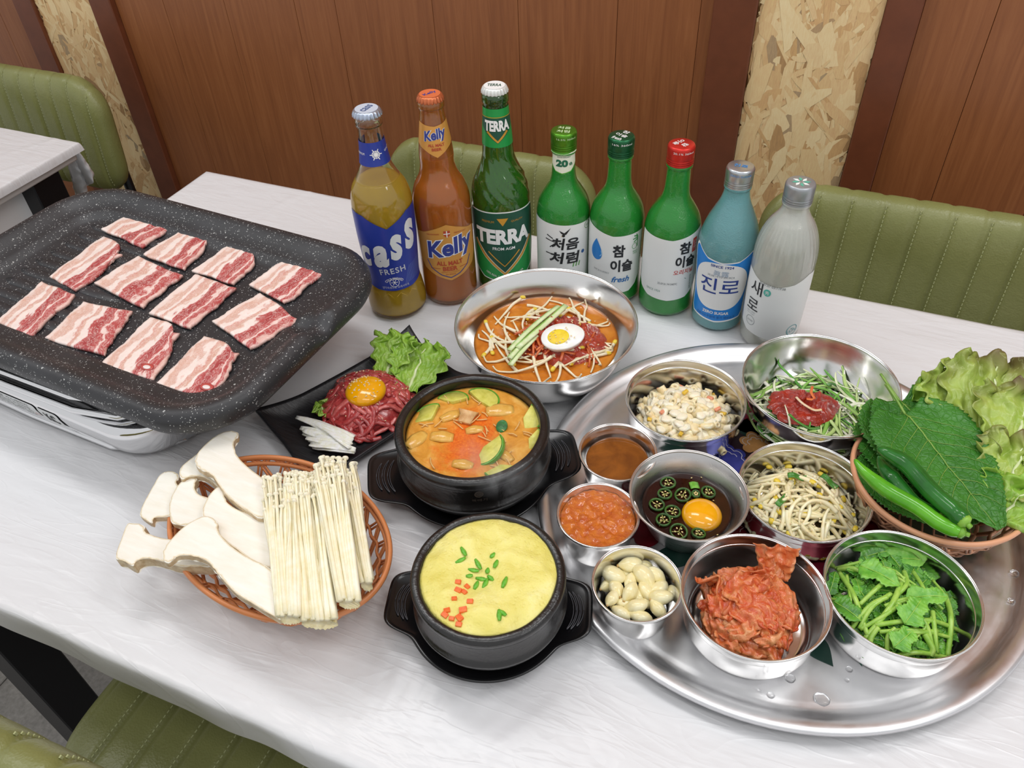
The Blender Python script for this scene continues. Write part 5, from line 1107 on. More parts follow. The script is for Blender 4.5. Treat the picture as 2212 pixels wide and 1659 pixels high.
clove = blob(.0125, .0078, .0066, 20, 14, lambda v: 1+.05*nz(v.x*2, v.y*2, v.z*2)); clove = ([Vector((p.x, (p.y+.0012*(p.x/.0125)**2)*(1 if p.x > 0 else 1-.55*(p.x/.0125)**2), p.z*(1 if p.x > 0 else 1-.5*(p.x/.0125)**2))) for p in clove[0]], clove[1]); cb = None
for i, (px, py, z, rot, s) in enumerate(GL):
    p = pix(px, py, z-.006); 
    if cb is None: o = obj('garlic_clove', clove, GAR); obj('root_end', blob(.0013, .0016, .0016, 8, 6), TIP, o).location = (-.0122, 0, 0); cb = o
    else:
        o = cb.copy(); C.objects.link(o)
        for ch in cb.children: d = ch.copy(); C.objects.link(d); d.parent = o
    o.location = p; o.rotation_euler = (g.uniform(-1, 1), g.uniform(-.35, .35), rot+YAW*0); o.scale = (s, s*g.uniform(.9, 1.1), s); tag(o, 'peeled ivory garlic clove in the small steel cup', 'garlic', 'peeled garlic cloves')
# soy bowl, oil cup, paste cup
liquid('amber_dipping_oil', 'clear amber dipping oil in the ribbed steel cup', 'oil', (-.1362, .5239), .0308, .0335, broth_mat('amber_oil', '#6d3b10', '#9a5a1c', rough=.05), .0001, 40, depth=.02)
PST = sauce_mat('soybean_paste', '#bd4d0c', '#e2811f', 130)
liquid('soybean_paste', 'chunky orange red soybean paste filling the small steel cup', 'paste', (-.1294, .4435), .0346, .0385, PST, .0022, 150, depth=.02, bumpf=lambda x, y: .0018*nz(x*260, y*260, 4)+.002*nz(x*60, y*60, 2))
liquid('soy_sauce', 'dark soy sauce in the flared satin bowl', 'sauce', (-.0589, .4938), .0412, .0305, broth_mat('dark_soy_sauce', '#1d0905', '#341208', rough=.05), .0001, 40, depth=.018)
p = pix(1516, 1112, .031); yk = obj('egg_yolk', blob(.0185, .0185, .0095, 32, 16, lambda v: 1+.02*nz(v.x, v.y, 6)), YLK, None, loc=(p.x, p.y, .0305)); tag(yk, 'raw egg yolk floating in the dark soy sauce', 'egg yolk')
CHS = food('chili_ring_skin', '#24431b', '#3f6a24', .25, 150, 0, .2); CSD = food('chili_seed', '#d9c27a', '#ead9a0', .4, 200, 0, 0)
RG = [(1443, 1043, .0068), (1436, 1067, .0062), (1475, 1069, .0075), (1530, 1063, .0066), (1419, 1090, .0068), (1453, 1105, .0068), (1433, 1123, .0066), (1503, 1067, .0036), (1466, 1148, .0078), (1509, 1152, .0058)]
lab = ['farthest chili ring in the soy sauce', 'chili ring at the upper left in the soy sauce', 'largest chili ring touching the yolk from above', 'chili ring at the right above the yolk', 'leftmost chili ring in the soy sauce', 'chili ring between the left wall and the yolk', 'chili ring at the lower left in the soy sauce', 'tiny chili ring between two larger ones above the yolk', 'pale chili ring below the yolk at the left', 'chili ring at the near edge below the yolk']
for i, (px, py, r) in enumerate(RG):
    p = pix(px, py, .0325); t_ = thing('chili_ring', 'dark green '+lab[i], 'chili ring', p, i*.7, 'chili rings in the soy sauce'); t_.rotation_euler = (g.uniform(-.15, .15), g.uniform(-.15, .15), i*.7)
    obj('skin', tube([(r*cos(2*pi*k/24), r*.92*sin(2*pi*k/24), 0) for k in range(25)], .0011, 8, False, flat=1.4), CHS, t_)
    for k in range(3): obj('membrane', tube([(0, 0, -.0004), (r*.9*cos(k*2.1), r*.83*sin(k*2.1), 0)], .0005, 6), food('chili_membrane', '#93984a', '#b4b468', .4, 150, .1), t_)
    for k in range(5): s_ = obj('seed', blob(.0011, .0008, .0004, 8, 5), CSD, t_); a = k*1.3+i; s_.location = (r*.42*cos(a), r*.42*sin(a), .0009)
o = obj('scallion_piece', grid(6, 6, lambda u, v: Vector(((u-.5)*.009, (v-.5)*.008, .001*sin(u*4)))), food('scallion_bright', '#5a9f2c', '#83bf48', .3, 150, .1), None, loc=pix(1500, 1048, .0325)); o.rotation_euler[2] = .5; m = o.modifiers.new('thickness', 'SOLIDIFY'); m.thickness = .0008; tag(o, 'square bright green scallion piece floating in the soy sauce', 'green onion')
seeds([pix(x, y, .0318) for x, y in ((1494, 1032), (1515, 1031), (1541, 1081), (1462, 1100), (1452, 1120), (1550, 1155), (1485, 1085), (1425, 1135))], 'loose chili seed floating on the soy sauce', 'loose chili seeds in the soy sauce', CSD, .0007, 9)
# ================================================================== white mushrooms in the orange basket
def oys_mat():
    n = N('king_oyster_flesh'); v = n.coord('Object'); f = n.noise(n.coord('Object', (1, 4, 1), (0, 0, .9)), 26, 5, .6, .5)
    n.P(Base_Color=n.ramp(f, [(.3, '#f2ecdc'), (.7, '#fcf8ee')]), Roughness=.5, Subsurface_Weight=.05, Subsurface_Radius=(.004, .003, .002)); n.bump(f, .35, .0012); return n.m
OYS = oys_mat(); OYK = food('king_oyster_skin', '#b99c74', '#dccaa8', .5, 120, .08, .3)
OYE = food('king_oyster_edge', '#c9ae84', '#e2d2b0', .5, 160, .05, .2); OYF = food('king_oyster_margin', '#e6dabd', '#f4ecd9', .5, 200, .05, .3)
def z5(P): return [(220+x/3.456, 900+y/3.456) for x, y in P]
MUSH = [('tall king oyster mushroom slice leaning over the far side of the basket', .078, z5([(1020, 118), (985, 103), (930, 108), (850, 150), (780, 215), (730, 270), (700, 330), (712, 378), (760, 415), (820, 435), (865, 500), (915, 570), (980, 630), (1080, 695), (1195, 750), (1290, 620), (1250, 490), (1200, 452), (1080, 362), (1010, 292), (985, 230), (990, 170), (1015, 150)])),
 ('king oyster mushroom slice mostly hidden behind the tallest one', .066, z5([(790, 215), (700, 290), (640, 340), (590, 390), (582, 440), (602, 472), (650, 452), (730, 445), (800, 470), (900, 560), (1040, 690), (1100, 640), (900, 420), (820, 300)])),
 ('small curved mushroom cap slice at the far left outside the basket rim', .055, z5([(480, 408), (540, 413), (578, 438), (572, 475), (552, 482), (560, 512), (620, 560), (640, 640), (600, 700), (500, 745), (385, 750), (370, 792), (290, 742), (278, 710), (330, 600), (390, 500), (430, 432)])),
 ('short mushroom slice between the two left caps', .063, z5([(640, 448), (710, 460), (700, 490), (690, 520), (705, 562), (742, 592), (800, 610), (900, 680), (860, 780), (780, 790), (740, 770), (640, 810), (555, 800), (508, 770), (503, 640), (530, 570), (580, 490)])),
 ('mushroom slice with a notched cap in the middle of the basket', .072, z5([(880, 522), (925, 530), (915, 560), (922, 622), (960, 662), (1040, 702), (1190, 748), (1290, 900), (1320, 1110), (1150, 1085), (1000, 985), (880, 900), (800, 800), (750, 745), (768, 665), (808, 592), (848, 545)])),
 ('largest king oyster mushroom slice across the near side of the basket', .080, z5([(770, 743), (858, 775), (862, 828), (900, 900), (990, 982), (1130, 1062), (1255, 1120), (1330, 1280), (1330, 1475), (1285, 1475), (1150, 1400), (1000, 1312), (900, 1212), (850, 1142), (800, 1090), (720, 1052), (640, 1042), (570, 1050), (545, 1072), (500, 1105), (465, 1085), (465, 1020), (510, 950), (600, 850), (680, 790)])),
 ('thick mushroom slice jutting out at the near left of the basket', .058, z5([(180, 783), (250, 783), (318, 812), (305, 848), (350, 872), (430, 902), (540, 925), (700, 960), (900, 1060), (840, 1136), (700, 1132), (600, 1128), (480, 1092), (380, 1062), (300, 1058), (245, 1080), (225, 1110), (150, 1060), (95, 1050), (110, 980), (140, 900)]))]
for i, (lab, z, P) in enumerate(MUSH):
    q = [pix(x, y, z) for x, y in P]; c = sum(q, Vector())/len(q); c.z = z; pts = [(p.x-c.x, p.y-c.y) for p in q]; sm = cr([Vector((*p, 0)) for p in pts]+[Vector((*pts[0], 0))], 3)[:-1]
    sm = [(p.x+.0004*nz(p.x*300, p.y*300, i), p.y+.0004*nz(p.y*300, p.x*300, i)) for p in sm]
    th_ = .007 if i < 6 else .012
    bmm = prism(sm, -th_, 0, .0009, 3); bmm.faces.ensure_lookup_table(); tf = max((f for f in bmm.faces if f.normal.z > .9), key=lambda f: f.calc_area())
    for k_, (w1_, mi) in enumerate(((.0005, 2), (.0010, 3))):
        try: rr2 = bmesh.ops.inset_region(bmm, faces=[tf], thickness=w1_, depth=0.0002)
        except Exception: break
        for f in rr2['faces']: f.material_index = mi
    o = obj('king_oyster_slice', bmm, [OYS, OYK, OYE, OYF], None, smooth=False, loc=c); tag(o, lab, 'mushroom', 'king oyster mushroom slices in the basket')
    o.rotation_euler = ([-.05, -.05, .04, .04, -.02, -.03, .02][i], [.06, .05, -.05, -.04, .05, .06, -.06][i], 0)
    # gill line: fine tan ridge where the cap meets the stem
ENK = food('enoki_stem', '#f3e7bd', '#fdf7e0', .4, 60, .1, .1); ENC = food('enoki_cap', '#f3ebcf', '#fbf6e6', .35, 80, .2, .1); ENB = food('enoki_base', '#e9d79c', '#f8edc6', .55, 160, .1, .8, 300)
BUN = [('left bunch of thin white enoki mushrooms leaning on the oyster slices', (1300, 1480, 1495), (1192, 1500, 400, 660), .078, .086, 75), ('middle bunch of thin white enoki mushrooms', (1480, 1760, 1530), (1400, 1640, 420, 640), .074, .090, 85),
       ('tall enoki bunch with its caps nearest the black plate', (1760, 1925, 1380), (1580, 1830, 300, 520), .082, .094, 85), ('narrow rightmost enoki bunch with a ragged cut base', (1925, 2020, 1245), (1750, 1900, 350, 620), .072, .082, 34)]
g = rng(67)
for bi, (lab, (bx0, bx1, by), (tx0, tx1, ty0, ty1), z0, z1, nS) in enumerate(BUN):
    P0 = pix(220+(bx0+bx1)/2/3.456, 900+by/3.456, z0); t_ = thing('enoki_bunch', lab, 'mushroom', P0, 0, 'enoki mushroom bunches in the basket'); bc_ = []
    for k in range(nS):
        u = (k+.5)/nS; u2 = min(1, max(0, u+g.uniform(-.12, .12))); dz = g.uniform(-.007, .004)
        a = pix(220+(bx0+(bx1-bx0)*(.06+.88*u))/3.456, 900+(by-12+g.uniform(-22, 8))/3.456, z0+dz)
        tyy = ty0+(ty1-ty0)*g.random()**1.6 if bi != 2 else ty0+(ty1-ty0)*g.random(); txx = tx0+(tx1-tx0)*(u2*.9+.05)
        if bi in (0,): tyy = tyy+(1-u)*60
        b = pix(220+txx/3.456, 900+tyy/3.456, z1+dz+g.uniform(-.003, .002)); m1 = a.lerp(b, .4)+Vector((g.uniform(-.0015, .0015), g.uniform(-.0015, .0015), 0)); m2 = a.lerp(b, .8)+Vector((g.uniform(-.002, .002), g.uniform(-.001, .001), 0))
        Q = cr([a-P0, m1-P0, m2-P0, b-P0], 3); r = g.uniform(.0011, .0016); s_ = obj('stem', tube(Q, [r*(1.75-.85*min(1, q/6)) for q in range(10)], 6), ENK, t_)
        d = (Q[-1]-Q[-2]).normalized(); cp = obj('cap', blob(.0027*g.uniform(.7, 1.2), .0027*g.uniform(.7, 1.15), .0019, 10, 6), ENC, s_); cp.location = Q[-1]; cp.rotation_euler = d.to_track_quat('Z', 'Y').to_euler()
    # fibrous fused base block
    A = pix(220+(bx0+4)/3.456, 900+by/3.456, z0)-P0; B = pix(220+(bx1-4)/3.456, 900+by/3.456, z0)-P0; T = (pix(220+(tx0+tx1)/2/3.456, 900+(ty0+ty1)/2/3.456, z1)-P0); up = (T-(A+B)/2)*.22; A = A+Vector((0, 0, -.004)); B = B+Vector((0, 0, -.004))
    ax = B-A; hw = .0072
    def bf(u, v):
        th_ = 2*pi*u; p = (A+B)/2+ax*.5*cos(th_)*(1-.25*v)*(1+.05*nz(u*30, 1, bi))+Vector((0, 0, 1))*(hw*sin(th_)*(1-.3*v)+.0011*sin(u*2*pi*24)*abs(sin(th_)))+up*v+up*.04*nz(u*16, 3, bi)*(1-v); return p
    v_, f_ = grid(72, 10, bf, True); f_.append(tuple(range(72))); b_ = obj('root_base', (v_, f_), ENB, t_)
# loose stem fragments on the table film
# ================================================================== green basket contents
def perilla_mat():
    n = N('perilla_leaf'); v = n.coord('Object'); f = n.noise(v, 22, 5, .6); ce = n.voro(v, 170, 'DISTANCE_TO_EDGE')
    n.P(Base_Color=n.ramp(f, [(.3, '#2c6b1f'), (.7, '#45882c')]), Roughness=.42, Subsurface_Weight=.05); n.bump(n.math('ADD', n.math('MULTIPLY', n.math('MINIMUM', ce, .12), 4), n.noise(v, 120, 4, .6)), .55, .0018); return n.m
PER = perilla_mat(); PVE = food('perilla_vein', '#6f9a3c', '#8aac50', .4, 100, .1)
def perilla(label, pa, pt, W, z0, z1, s, stem=.03, cupz=.006):
    a = pix(*pa, z0); b = pix(*pt, z1); L = (b-a).length; c = (a+b)/2; nu, nv_ = 90, 33; T = 30
    def wf(u): return W*.5*(sin(pi*(u*.94+.03)**.62)**.78)*(1-.12*u)
    def surf(u, q):
        tooth = 1+.045*(((u*T) % 1.0)*2-1)*abs(q)**6; y = q*wf(u)*tooth; x = L*(u-.5)-.07*L*abs(q)**1.5*(1-u)*(1 if u < .3 else .6)*1.2
        vein = .0014*abs(sin(pi*((u-.42*abs(q))*8.5)))**.5*(1-.5*abs(q)); z = vein+.0010*abs(q)+cupz*.6*q*q-.004*u*u+.0035*nz(u*3, q*2, s)+.0012*nz(u*9, q*8, s); return Vector((x, y, z))
    v_, f_ = grid(nu, nv_, lambda u, v: surf(u, 2*v-1)); o = obj('perilla_leaf', (v_, f_), PER, None, loc=c); d = b-a; o.rotation_euler = (Matrix.Rotation(atan2(d.y, d.x), 3, 'Z') @ Matrix.Rotation(-math.asin(d.z/L), 3, 'Y')).to_euler()
    m = o.modifiers.new('thickness', 'SOLIDIFY'); m.thickness = .0006; tag(o, label, 'perilla leaf', 'perilla leaves in the peach basket')
    obj('midrib', tube([surf(k/20*.97, 0)+Vector((0, 0, .0004)) for k in range(21)], [.0010-.0007*k/20 for k in range(21)], 6, flat=.6), PVE, o)
    for sd in (-1, 1):
        for k in range(7):
            u0 = .03+k*.115; pts = [surf(min(.985, u0+.40*q*(1-.55*k/7)*q**.1*.8), sd*q*.94)+Vector((0, 0, .0005)) for q in [j/9 for j in range(10)]]; obj('side_vein', tube(pts, [.0004-.00028*j/9 for j in range(10)], 5, flat=.6), PVE, o)
    obj('stalk', tube(cr([surf(0, 0), surf(0, 0)+Vector((-stem*.5, .001, .003)), surf(0, 0)+Vector((-stem, .002*sin(s), .007))], 4), .0013, 7), PVE, o)
perilla('dark perilla leaf lining the near side of the basket under the peppers', (1905, 985), (2085, 1158), .096, .046, .040, 6.0, .012)
perilla('dark perilla leaf lining the far side of the basket under the lettuce', (2000, 960), (2170, 1120), .096, .042, .044, 7.0, .012)
perilla('lower perilla leaf showing at the left under the peppers', (1928, 915), (2040, 1120), .098, .050, .050, 1.0, .02)
perilla('perilla leaf fanned out behind the top one toward the lettuce', (1945, 868), (2165, 1080), .104, .066, .058, 2.0, .034)
perilla('second perilla leaf showing along the left of the top one', (1938, 880), (2105, 1130), .106, .063, .055, 4.0, .026)
perilla('topmost large perilla leaf spread over the peach basket', (1955, 895), (2160, 1140), .108, .074, .064, 3.0, .034)
PEP1 = food('green_pepper_dark', '#1d5a1d', '#2c7427', .14, 40, .05, .1, 60); PEP2 = food('green_pepper_light', '#4d9a1c', '#66b428', .14, 40, .05, .1, 60); CAL = food('pepper_stem_end', '#6da32c', '#8fbf48', .4, 90, .05)
def pepper(label, P, r0, mat, z):
    q = [pix(x, y, z+dz) for x, y, dz in P]; c = q[len(q)//2].copy(); Q = cr([p-c for p in q], 7); n = len(Q)
    R_ = [r0*min(1, .12+(k/(n*.42))**.75)*(1 if k < n-4 else 1-.10*(k-(n-4)))*(1+.05*nz(k*.5, r0*1000, 1)) for k in range(n)]
    V, F_ = tube(Q, R_, 16); t_ = obj('green_pepper', (V, F_), mat, None, loc=c); tag(t_, label, 'pepper', 'green peppers on the perilla leaves')
    d = (Q[-1]-Q[-3]).normalized(); obj('calyx', tube([Q[-1]-d*.002, Q[-1]+d*.001, Q[-1]+d*.003], [r0*.86, r0*.78, r0*.3], 12), CAL, t_); obj('stalk', tube([Q[-1]+d*.001, Q[-1]+d*.006], [r0*.32, r0*.28], 8), CAL, t_)
pepper('light green pepper nearest the basket rim', [(1846, 992, .012), (1868, 1020, .009), (1915, 1058, .006), (1980, 1095, .003), (2030, 1130, 0), (2078, 1150, 0)], .0068, PEP2, .073)
pepper('dark green pepper lying on top of the other two', [(1895, 968, .013), (1915, 978, .013), (1960, 1005, .010), (2010, 1060, .007), (2055, 1100, .004), (2085, 1128, .003)], .0078, PEP1, .079)
pepper('dark green pepper partly hidden between the other peppers', [(1898, 985, .007), (1912, 1015, .006), (1940, 1050, .004), (1975, 1090, .001), (2030, 1120, 0)], .0075, PEP1, .070)
for i, (a, b, W, mt, lab) in enumerate([((2130, 960, .060), (2150, 778, .090), .050, LT2, 'tall red tipped lettuce leaf at the back of the peach basket'), ((2100, 920, .058), (2040, 800, .078), .046, LT2, 'broad pale lettuce leaf behind the perilla leaves'), ((2060, 900, .052), (1975, 835, .062), .026, LT1, 'small lettuce leaf curling at the left behind the perilla'),
    ((2180, 1000, .064), (2225, 850, .085), .046, LT2, 'brown edged lettuce leaf at the right photo edge'), ((2165, 1080, .056), (2215, 960, .070), .036, LT2, 'dark veined lettuce leaf between the perilla and the right photo edge'), ((2150, 1130, .050), (2225, 1060, .060), .034, LT1, 'bright lettuce leaf at the near right of the peach basket'), ((2100, 960, .045), (2120, 840, .06), .06, LT1, 'large lettuce leaf lining the back of the peach basket')]):
    lettuce(lab, pix(*a), pix(*b), W, mt, i*3.1+1, .010, .008, .008, group='lettuce leaves in the peach basket')

by_rows([o for o in C.objects if o.name.startswith('garlic_clove')], 5, 'peeled garlic clove in the steel cup')
by_rows([o for o in C.objects if o.name.startswith('kimchi_leaf') and 'kimchi heap' in o['label'] and o.get('group')], 6, 'crumpled kimchi leaf in the heap')
by_rows([o for o in C.objects if o.name.startswith('cut_water_parsley')], 3, 'cut green parsley stem')
# ================================================================== bottles
def glass(name, col, rough=0.03, milk=0.0, milkcol=None, bump=0.0, bs=500, bd=.0006, tr=1.0, ior=1.45):
    n = N(name); n.P(Base_Color=srgb(col), Roughness=rough, IOR=ior); n.b.inputs['Transmission Weight'].default_value = tr
    v = n.coord('Object')
    if bump: n.bump(n.math('ADD', n.noise(v, bs, 3, .6), n.voro(v, bs*1.6)), bump, bd)
    if milk:
        n.b.inputs['Transmission Weight'].default_value = tr*(1-milk); n.P(Coat_Weight=.8, Coat_Roughness=.04)
        t = n.n('ShaderNodeBsdfTranslucent', i_Color=srgb(milkcol or col)); m = n.n('ShaderNodeMixShader', i_0=milk*.3); n.link(n.b.outputs[0], m.inputs[1]); n.link(t.outputs[0], m.inputs[2]); n.link(m.outputs[0], n.out.inputs[0])
    return n.m
def ink(col, rough=.5, metal=0.0): return plain('ink_'+col[1:]+('m' if metal else ''), col, rough, metal)
def interp(P, z):
    if z <= P[0][1]: return P[0][0]
    for i in range(len(P)-1):
        if P[i+1][1] >= z: t = (z-P[i][1])/max(P[i+1][1]-P[i][1], 1e-9); return P[i][0]*(1-t)+P[i+1][0]*t
    return P[-1][0]
class Bottle:
    def __init__(s, name, label, capx, h, prof, gm, lm, level, yaw=0.0, flute=None):
        p = pix(*capx, h); s.h = h
        s.t = thing(name, label, 'bottle', (p.x, p.y, 0.0), atan2(p.x*-1, p.y*1)+yaw if 0 else atan2(-p.x, p.y)+yaw)
        body = smooth_prof(prof, 6); s.P = [(r, z) for r, z in body]; n = 96
        out = [(max(r, .0005), z) for r, z in body]; out = [(out[0][0]*.6, .003), (out[0][0]*.85, .0004), ]+out[1:] if 0 else [(0.0006, .0035), (prof[0][0]*.55, .0030), (prof[0][0]*.80, .0004)]+out
        inn = [(r-.0024, z) for r, z in body if z > .006]; inn = [(inn[0][0]*.9, .0052)]+inn[1:]
        V, F_ = lathe(out+inn[::-1]+[(.0006, .0052)], n, True, True)
        if flute: V = [Vector((q[0]*(1+flute(q)), q[1]*(1+flute(q)), q[2])) for q in V]
        s.g = obj('glass_body', (V, F_), gm, s.t)
        lq = [(r-.00225, z) for r, z in body if .006 < z < level]; lq = [(.0006, .0050), (lq[0][0]*.9, .0050)]+lq[1:]+[(interp(body, level)-.00225, level), (interp(body, level)-.006, level-.0006), (.0006, level-.0007)]
        V, F_ = lathe(lq, 64, True, True); 
        if flute: V = [Vector((q[0]*(1+flute(q)), q[1]*(1+flute(q)), q[2])) for q in V]
        s.l = obj('liquid', (V, F_), lm, s.t)
    def fm(s, R0, off=.0004, s0=0.0, z0=0.0):
        def f(a, t):
            z = t+z0; r = interp(s.P, z)+off; ph = (a+s0)/R0; return Vector((r*sin(ph), -r*cos(ph), z))
        return f
    def label(s, vf, R0, mat, off=.0004, lab=None, parent=None, name='label', zs=.004, st=.0025):
        return obj(name, wrap(vf, s.fm(R0, off), st, zs), mat, parent or s.t, smooth=True, label=lab)
    def text(s, tx, L, R0, mat, cx, cz, w, h=None, off=.0008, bold=.0, shear=0.0, rot=0.0, arc=0.0, space=1.0, name='lettering'):
        return obj(name, wrap(fit2d(text_mesh(tx, bold, shear, space), cx, cz, w, h, rot, arc), s.fm(R0, off), .003, .004), mat, L, smooth=False)
    def shape(s, vf, L, R0, mat, off=.0007, name='emblem'): return obj(name, wrap(vf, s.fm(R0, off), .003, .004), mat, L, smooth=False)
def crown(b, R, z, cm, pm, tx, tcol, rot=0.0, txt2=None):
    V = []; n = 126; Fc = []
    prof = [(1.0, -.0045, 1), (1.02, -.0035, 1), (.97, -.001, .8), (.93, .0012, .2), (.86, .0022, 0), (.5, .0026, 0), (.001, .0026, 0)]
    for r, zz, w_ in prof:
        for k in range(n): a = 2*pi*k/n; q = R*r*(1+.05*w_*cos(21*a)); V.append((q*cos(a), q*sin(a), z+zz-.0005))
    for i in range(len(prof)-1):
        for k in range(n): a = i*n+k; c = i*n+(k+1) % n; Fc.append((a, c, c+n, a+n))
    Fc.append(tuple(range((len(prof)-1)*n, len(prof)*n)))
    cp = obj('crown_cap', (V, Fc), cm, b.t)
    e = obj('cap_print', prism(circle2d(0, 0, R*.80, None, 40), z+.0019, z+.0023), [pm, pm], cp, smooth=False)
    t_ = obj('cap_lettering', xf(fit2d(text_mesh(tx, .02), 0, 0, R*1.1, R*.45, rot), Matrix.Translation((0, 0, z+.0025))), tcol, cp, smooth=False)
    # lip of the glass below the cap
def screwcap(b, R, z0, z1, cm, tx, tcol, rot=.2, sub=None):
    P = [(R*.93, z0), (R*.97, z0+.0005)]; k = 3; hh = z1-z0
    for i in range(k): a = z0+.001+i*.0024; P += [(R*.985, a), (R*1.01, a+.0012), (R*.96, a+.0022)]
    a = z0+.001+k*.0024; P += [(R*.97, a), (R, a+.001), (R, z1-.003), (R*.985, z1-.0018), (R*.94, z1-.0005), (R*.88, z1), (.0005, z1)]
    V, F_ = lathe(P, 120, True, True); V = [Vector((p[0]*(1+.012*(cos(60*atan2(p[1], p[0])))), p[1]*(1+.012*cos(60*atan2(p[1], p[0]))), p[2])) if z1-.0075 < p[2] < z1-.0025 and hypot(p[0], p[1]) > R*.9 else Vector(p) for p in V]
    cp = obj('screw_cap', (V, F_), cm, b.t)
    if tx:
        lines = tx.split('|')
        for i, l in enumerate(lines): obj('cap_lettering', xf(fit2d(text_mesh(l, .015), -sin(rot)*(.5-i-.5+len(lines)/2-.5)*R*.6*1, cos(rot)*(len(lines)/2-.5-i)*R*.6, R*(.45*len(l)+.1 if len(l) < 4 else .8), R*.42, rot), Matrix.Translation((0, 0, z1+.0002))), tcol, cp, smooth=False)
    if sub:
        fm = lambda s, t: Vector(((R+.0002)*sin(s/R), -(R+.0002)*cos(s/R), t+z1-.0055)); obj('cap_lettering', wrap(fit2d(text_mesh(sub), .003, 0, R*1.6, .0022), fm, .002), tcol, cp, smooth=False)
    return cp
WHT = ink('#f4f4f2', .45); LABW = plain('label_paper_white', '#eef0ee', .5, bump=.15, bscale=90)
# ---- clear bottle of pale beer, blue label
GC = glass('clear_glass', '#fbfdf8', .02); LQ = lambda nm, c, m=0.0, mc=None: glass(nm, c, .02, m, mc, ior=1.34)
B1 = Bottle('beer_bottle', 'clear beer bottle with blue label, leftmost in the row of bottles', (791, 232), .2655,
    [(.0345, .002), (.0365, .006), (.0370, .018), (.0350, .035), (.0325, .052), (.0335, .075), (.0355, .105), (.0362, .135), (.0359, .155), (.0325, .172), (.0250, .186), (.0185, .200), (.0155, .218), (.0138, .236), (.0136, .246), (.0150, .247), (.0152, .252), (.0142, .2555), (.0132, .262)], GC, LQ('pale_lager', '#ffd044', .80, '#ffd048'), .183)
BLU = plain('label_blue_foil', '#2c3f9e', .3, .15); R1 = .0355; a1 = .050
L = B1.label(poly2d([(-a1, .050), (-a1*.5, .0455), (0, .0445), (a1*.5, .0455), (a1, .050), (a1, .152), (a1*.55, .150), (0, .134), (-a1*.55, .150), (-a1, .152)]), R1, BLU, lab='deep blue label with white gothic lettering')
SIL = plain('silver_ink', '#e9ebee', .3, .2)
for ch, cx, cz, w, h in (('c', -.0340, .093, .019, .030), ('a', -.0130, .096, .020, .032), ('s', .0075, .107, .018, .036), ('s', .0275, .118, .019, .040)): B1.text(ch, L, R1, SIL, cx, cz, w, h, bold=.045, shear=.28, rot=.1)
B1.text('FRESH', L, R1, ink('#c9ccd6'), -.001, .074, .034, .0085, bold=.02, rot=.10, space=1.2)
B1.text('COLD BREWED', L, R1, WHT, -.001, .0625, .026, .0036, bold=.01, arc=.016); B1.text('냉각숙성으로 프레시하게', L, R1, ink('#c9ccd6'), 0, .0495, .036, .0034)
for k in range(6):
    a = k*pi/3; B1.shape(line2d([(-.001, .0565), (-.001+.0045*cos(a), .0565+.0045*sin(a))], .0007), L, R1, WHT, name='snowflake')
B1.shape(line2d(circle2d(-.001, .0565, .0062), .0006, True), L, R1, WHT)
for k in range(14): B1.shape(line2d([(.014+k*.0022, .051+k*.0003), (.022+k*.0024, .076+k*.0006)], .0004), L, R1, ink('#7f93d8'), name='pattern_line')
NB1 = B1.label(poly2d([(-.040, .204), (.040, .204), (.040, .231), (-.040, .231)]), .0158, BLU, name='neck_label', lab='blue foil neck band with snowflake')
for k in range(12):
    a = k*pi/6; r = .0068 if k % 2 == 0 else .0045; B1.shape(line2d([(.002, .2175), (.002+r*cos(a), .2175+r*sin(a))], .0009), NB1, .0158, WHT, name='snowflake')
B1.shape(line2d(circle2d(.002, .2175, .0042), .0006, True), NB1, .0158, WHT); B1.text('QUALITY', NB1, .0158, WHT, .0185, .220, .011, .0026, rot=.25); B1.text('PREMIUM', NB1, .0158, WHT, -.0165, .218, .011, .0026)
crown(B1, .0160, .2625, plain('silver_cap', '#b9c4d6', .3, .8), ink('#c3cbd8', .4), 'cass', ink('#53668f'), .9)
for k in range(14):
    a = k*2*pi/14; B1.shape(line2d([(-.1+k*.0165, .036), (-.094+k*.0165, .041), (-.088+k*.0165, .036)], .0006), B1.g, R1, plain('glass_relief', '#d8b04a', .1), off=.0002, name='relief_line')
# ---- amber bottle
B2 = Bottle('beer_bottle', 'amber brown beer bottle with orange gold label, second from the left', (928, 200), .2685,
    [(.0325, .002), (.0345, .006), (.0348, .03), (.0350, .06), (.0352, .10), (.0354, .128), (.0342, .146), (.0300, .160), (.0235, .172), (.0205, .184), (.0202, .198), (.0185, .215), (.0158, .235), (.0142, .248), (.0142, .253), (.0152, .254), (.0152, .259), (.0140, .262), (.0132, .265)],
    glass('amber_glass', '#f2b458', .035, .10, '#c98018', .12, 500), LQ('amber_lager', '#ffa32a', .72, '#f8a830'), .196, .05)
ORG = plain('label_gold_orange', '#dd9f4e', .35, .25); ORB = plain('lettering_blue', '#33408f', .4); ORR = plain('lettering_rust', '#b5452a', .5); R2 = .036
L = B2.label(poly2d([(-.043, .068), (-.036, .056), (-.018, .047), (0, .0405), (.018, .047), (.036, .056), (.043, .068), (.043, .106), (.030, .109), (.016, .115), (0, .1215), (-.016, .115), (-.030, .109), (-.043, .106)]), R2, ORG, lab='orange gold label with blue italic lettering')
for tx, bo, of, m in (('Kelly', .075, .0007, WHT), ('Kelly', .035, .0010, ORB)): B2.text(tx, L, R2, m, .004, .0865, .068 if m is WHT else .065, .033 if m is WHT else .031, off=of, bold=bo, shear=.2, rot=.16)
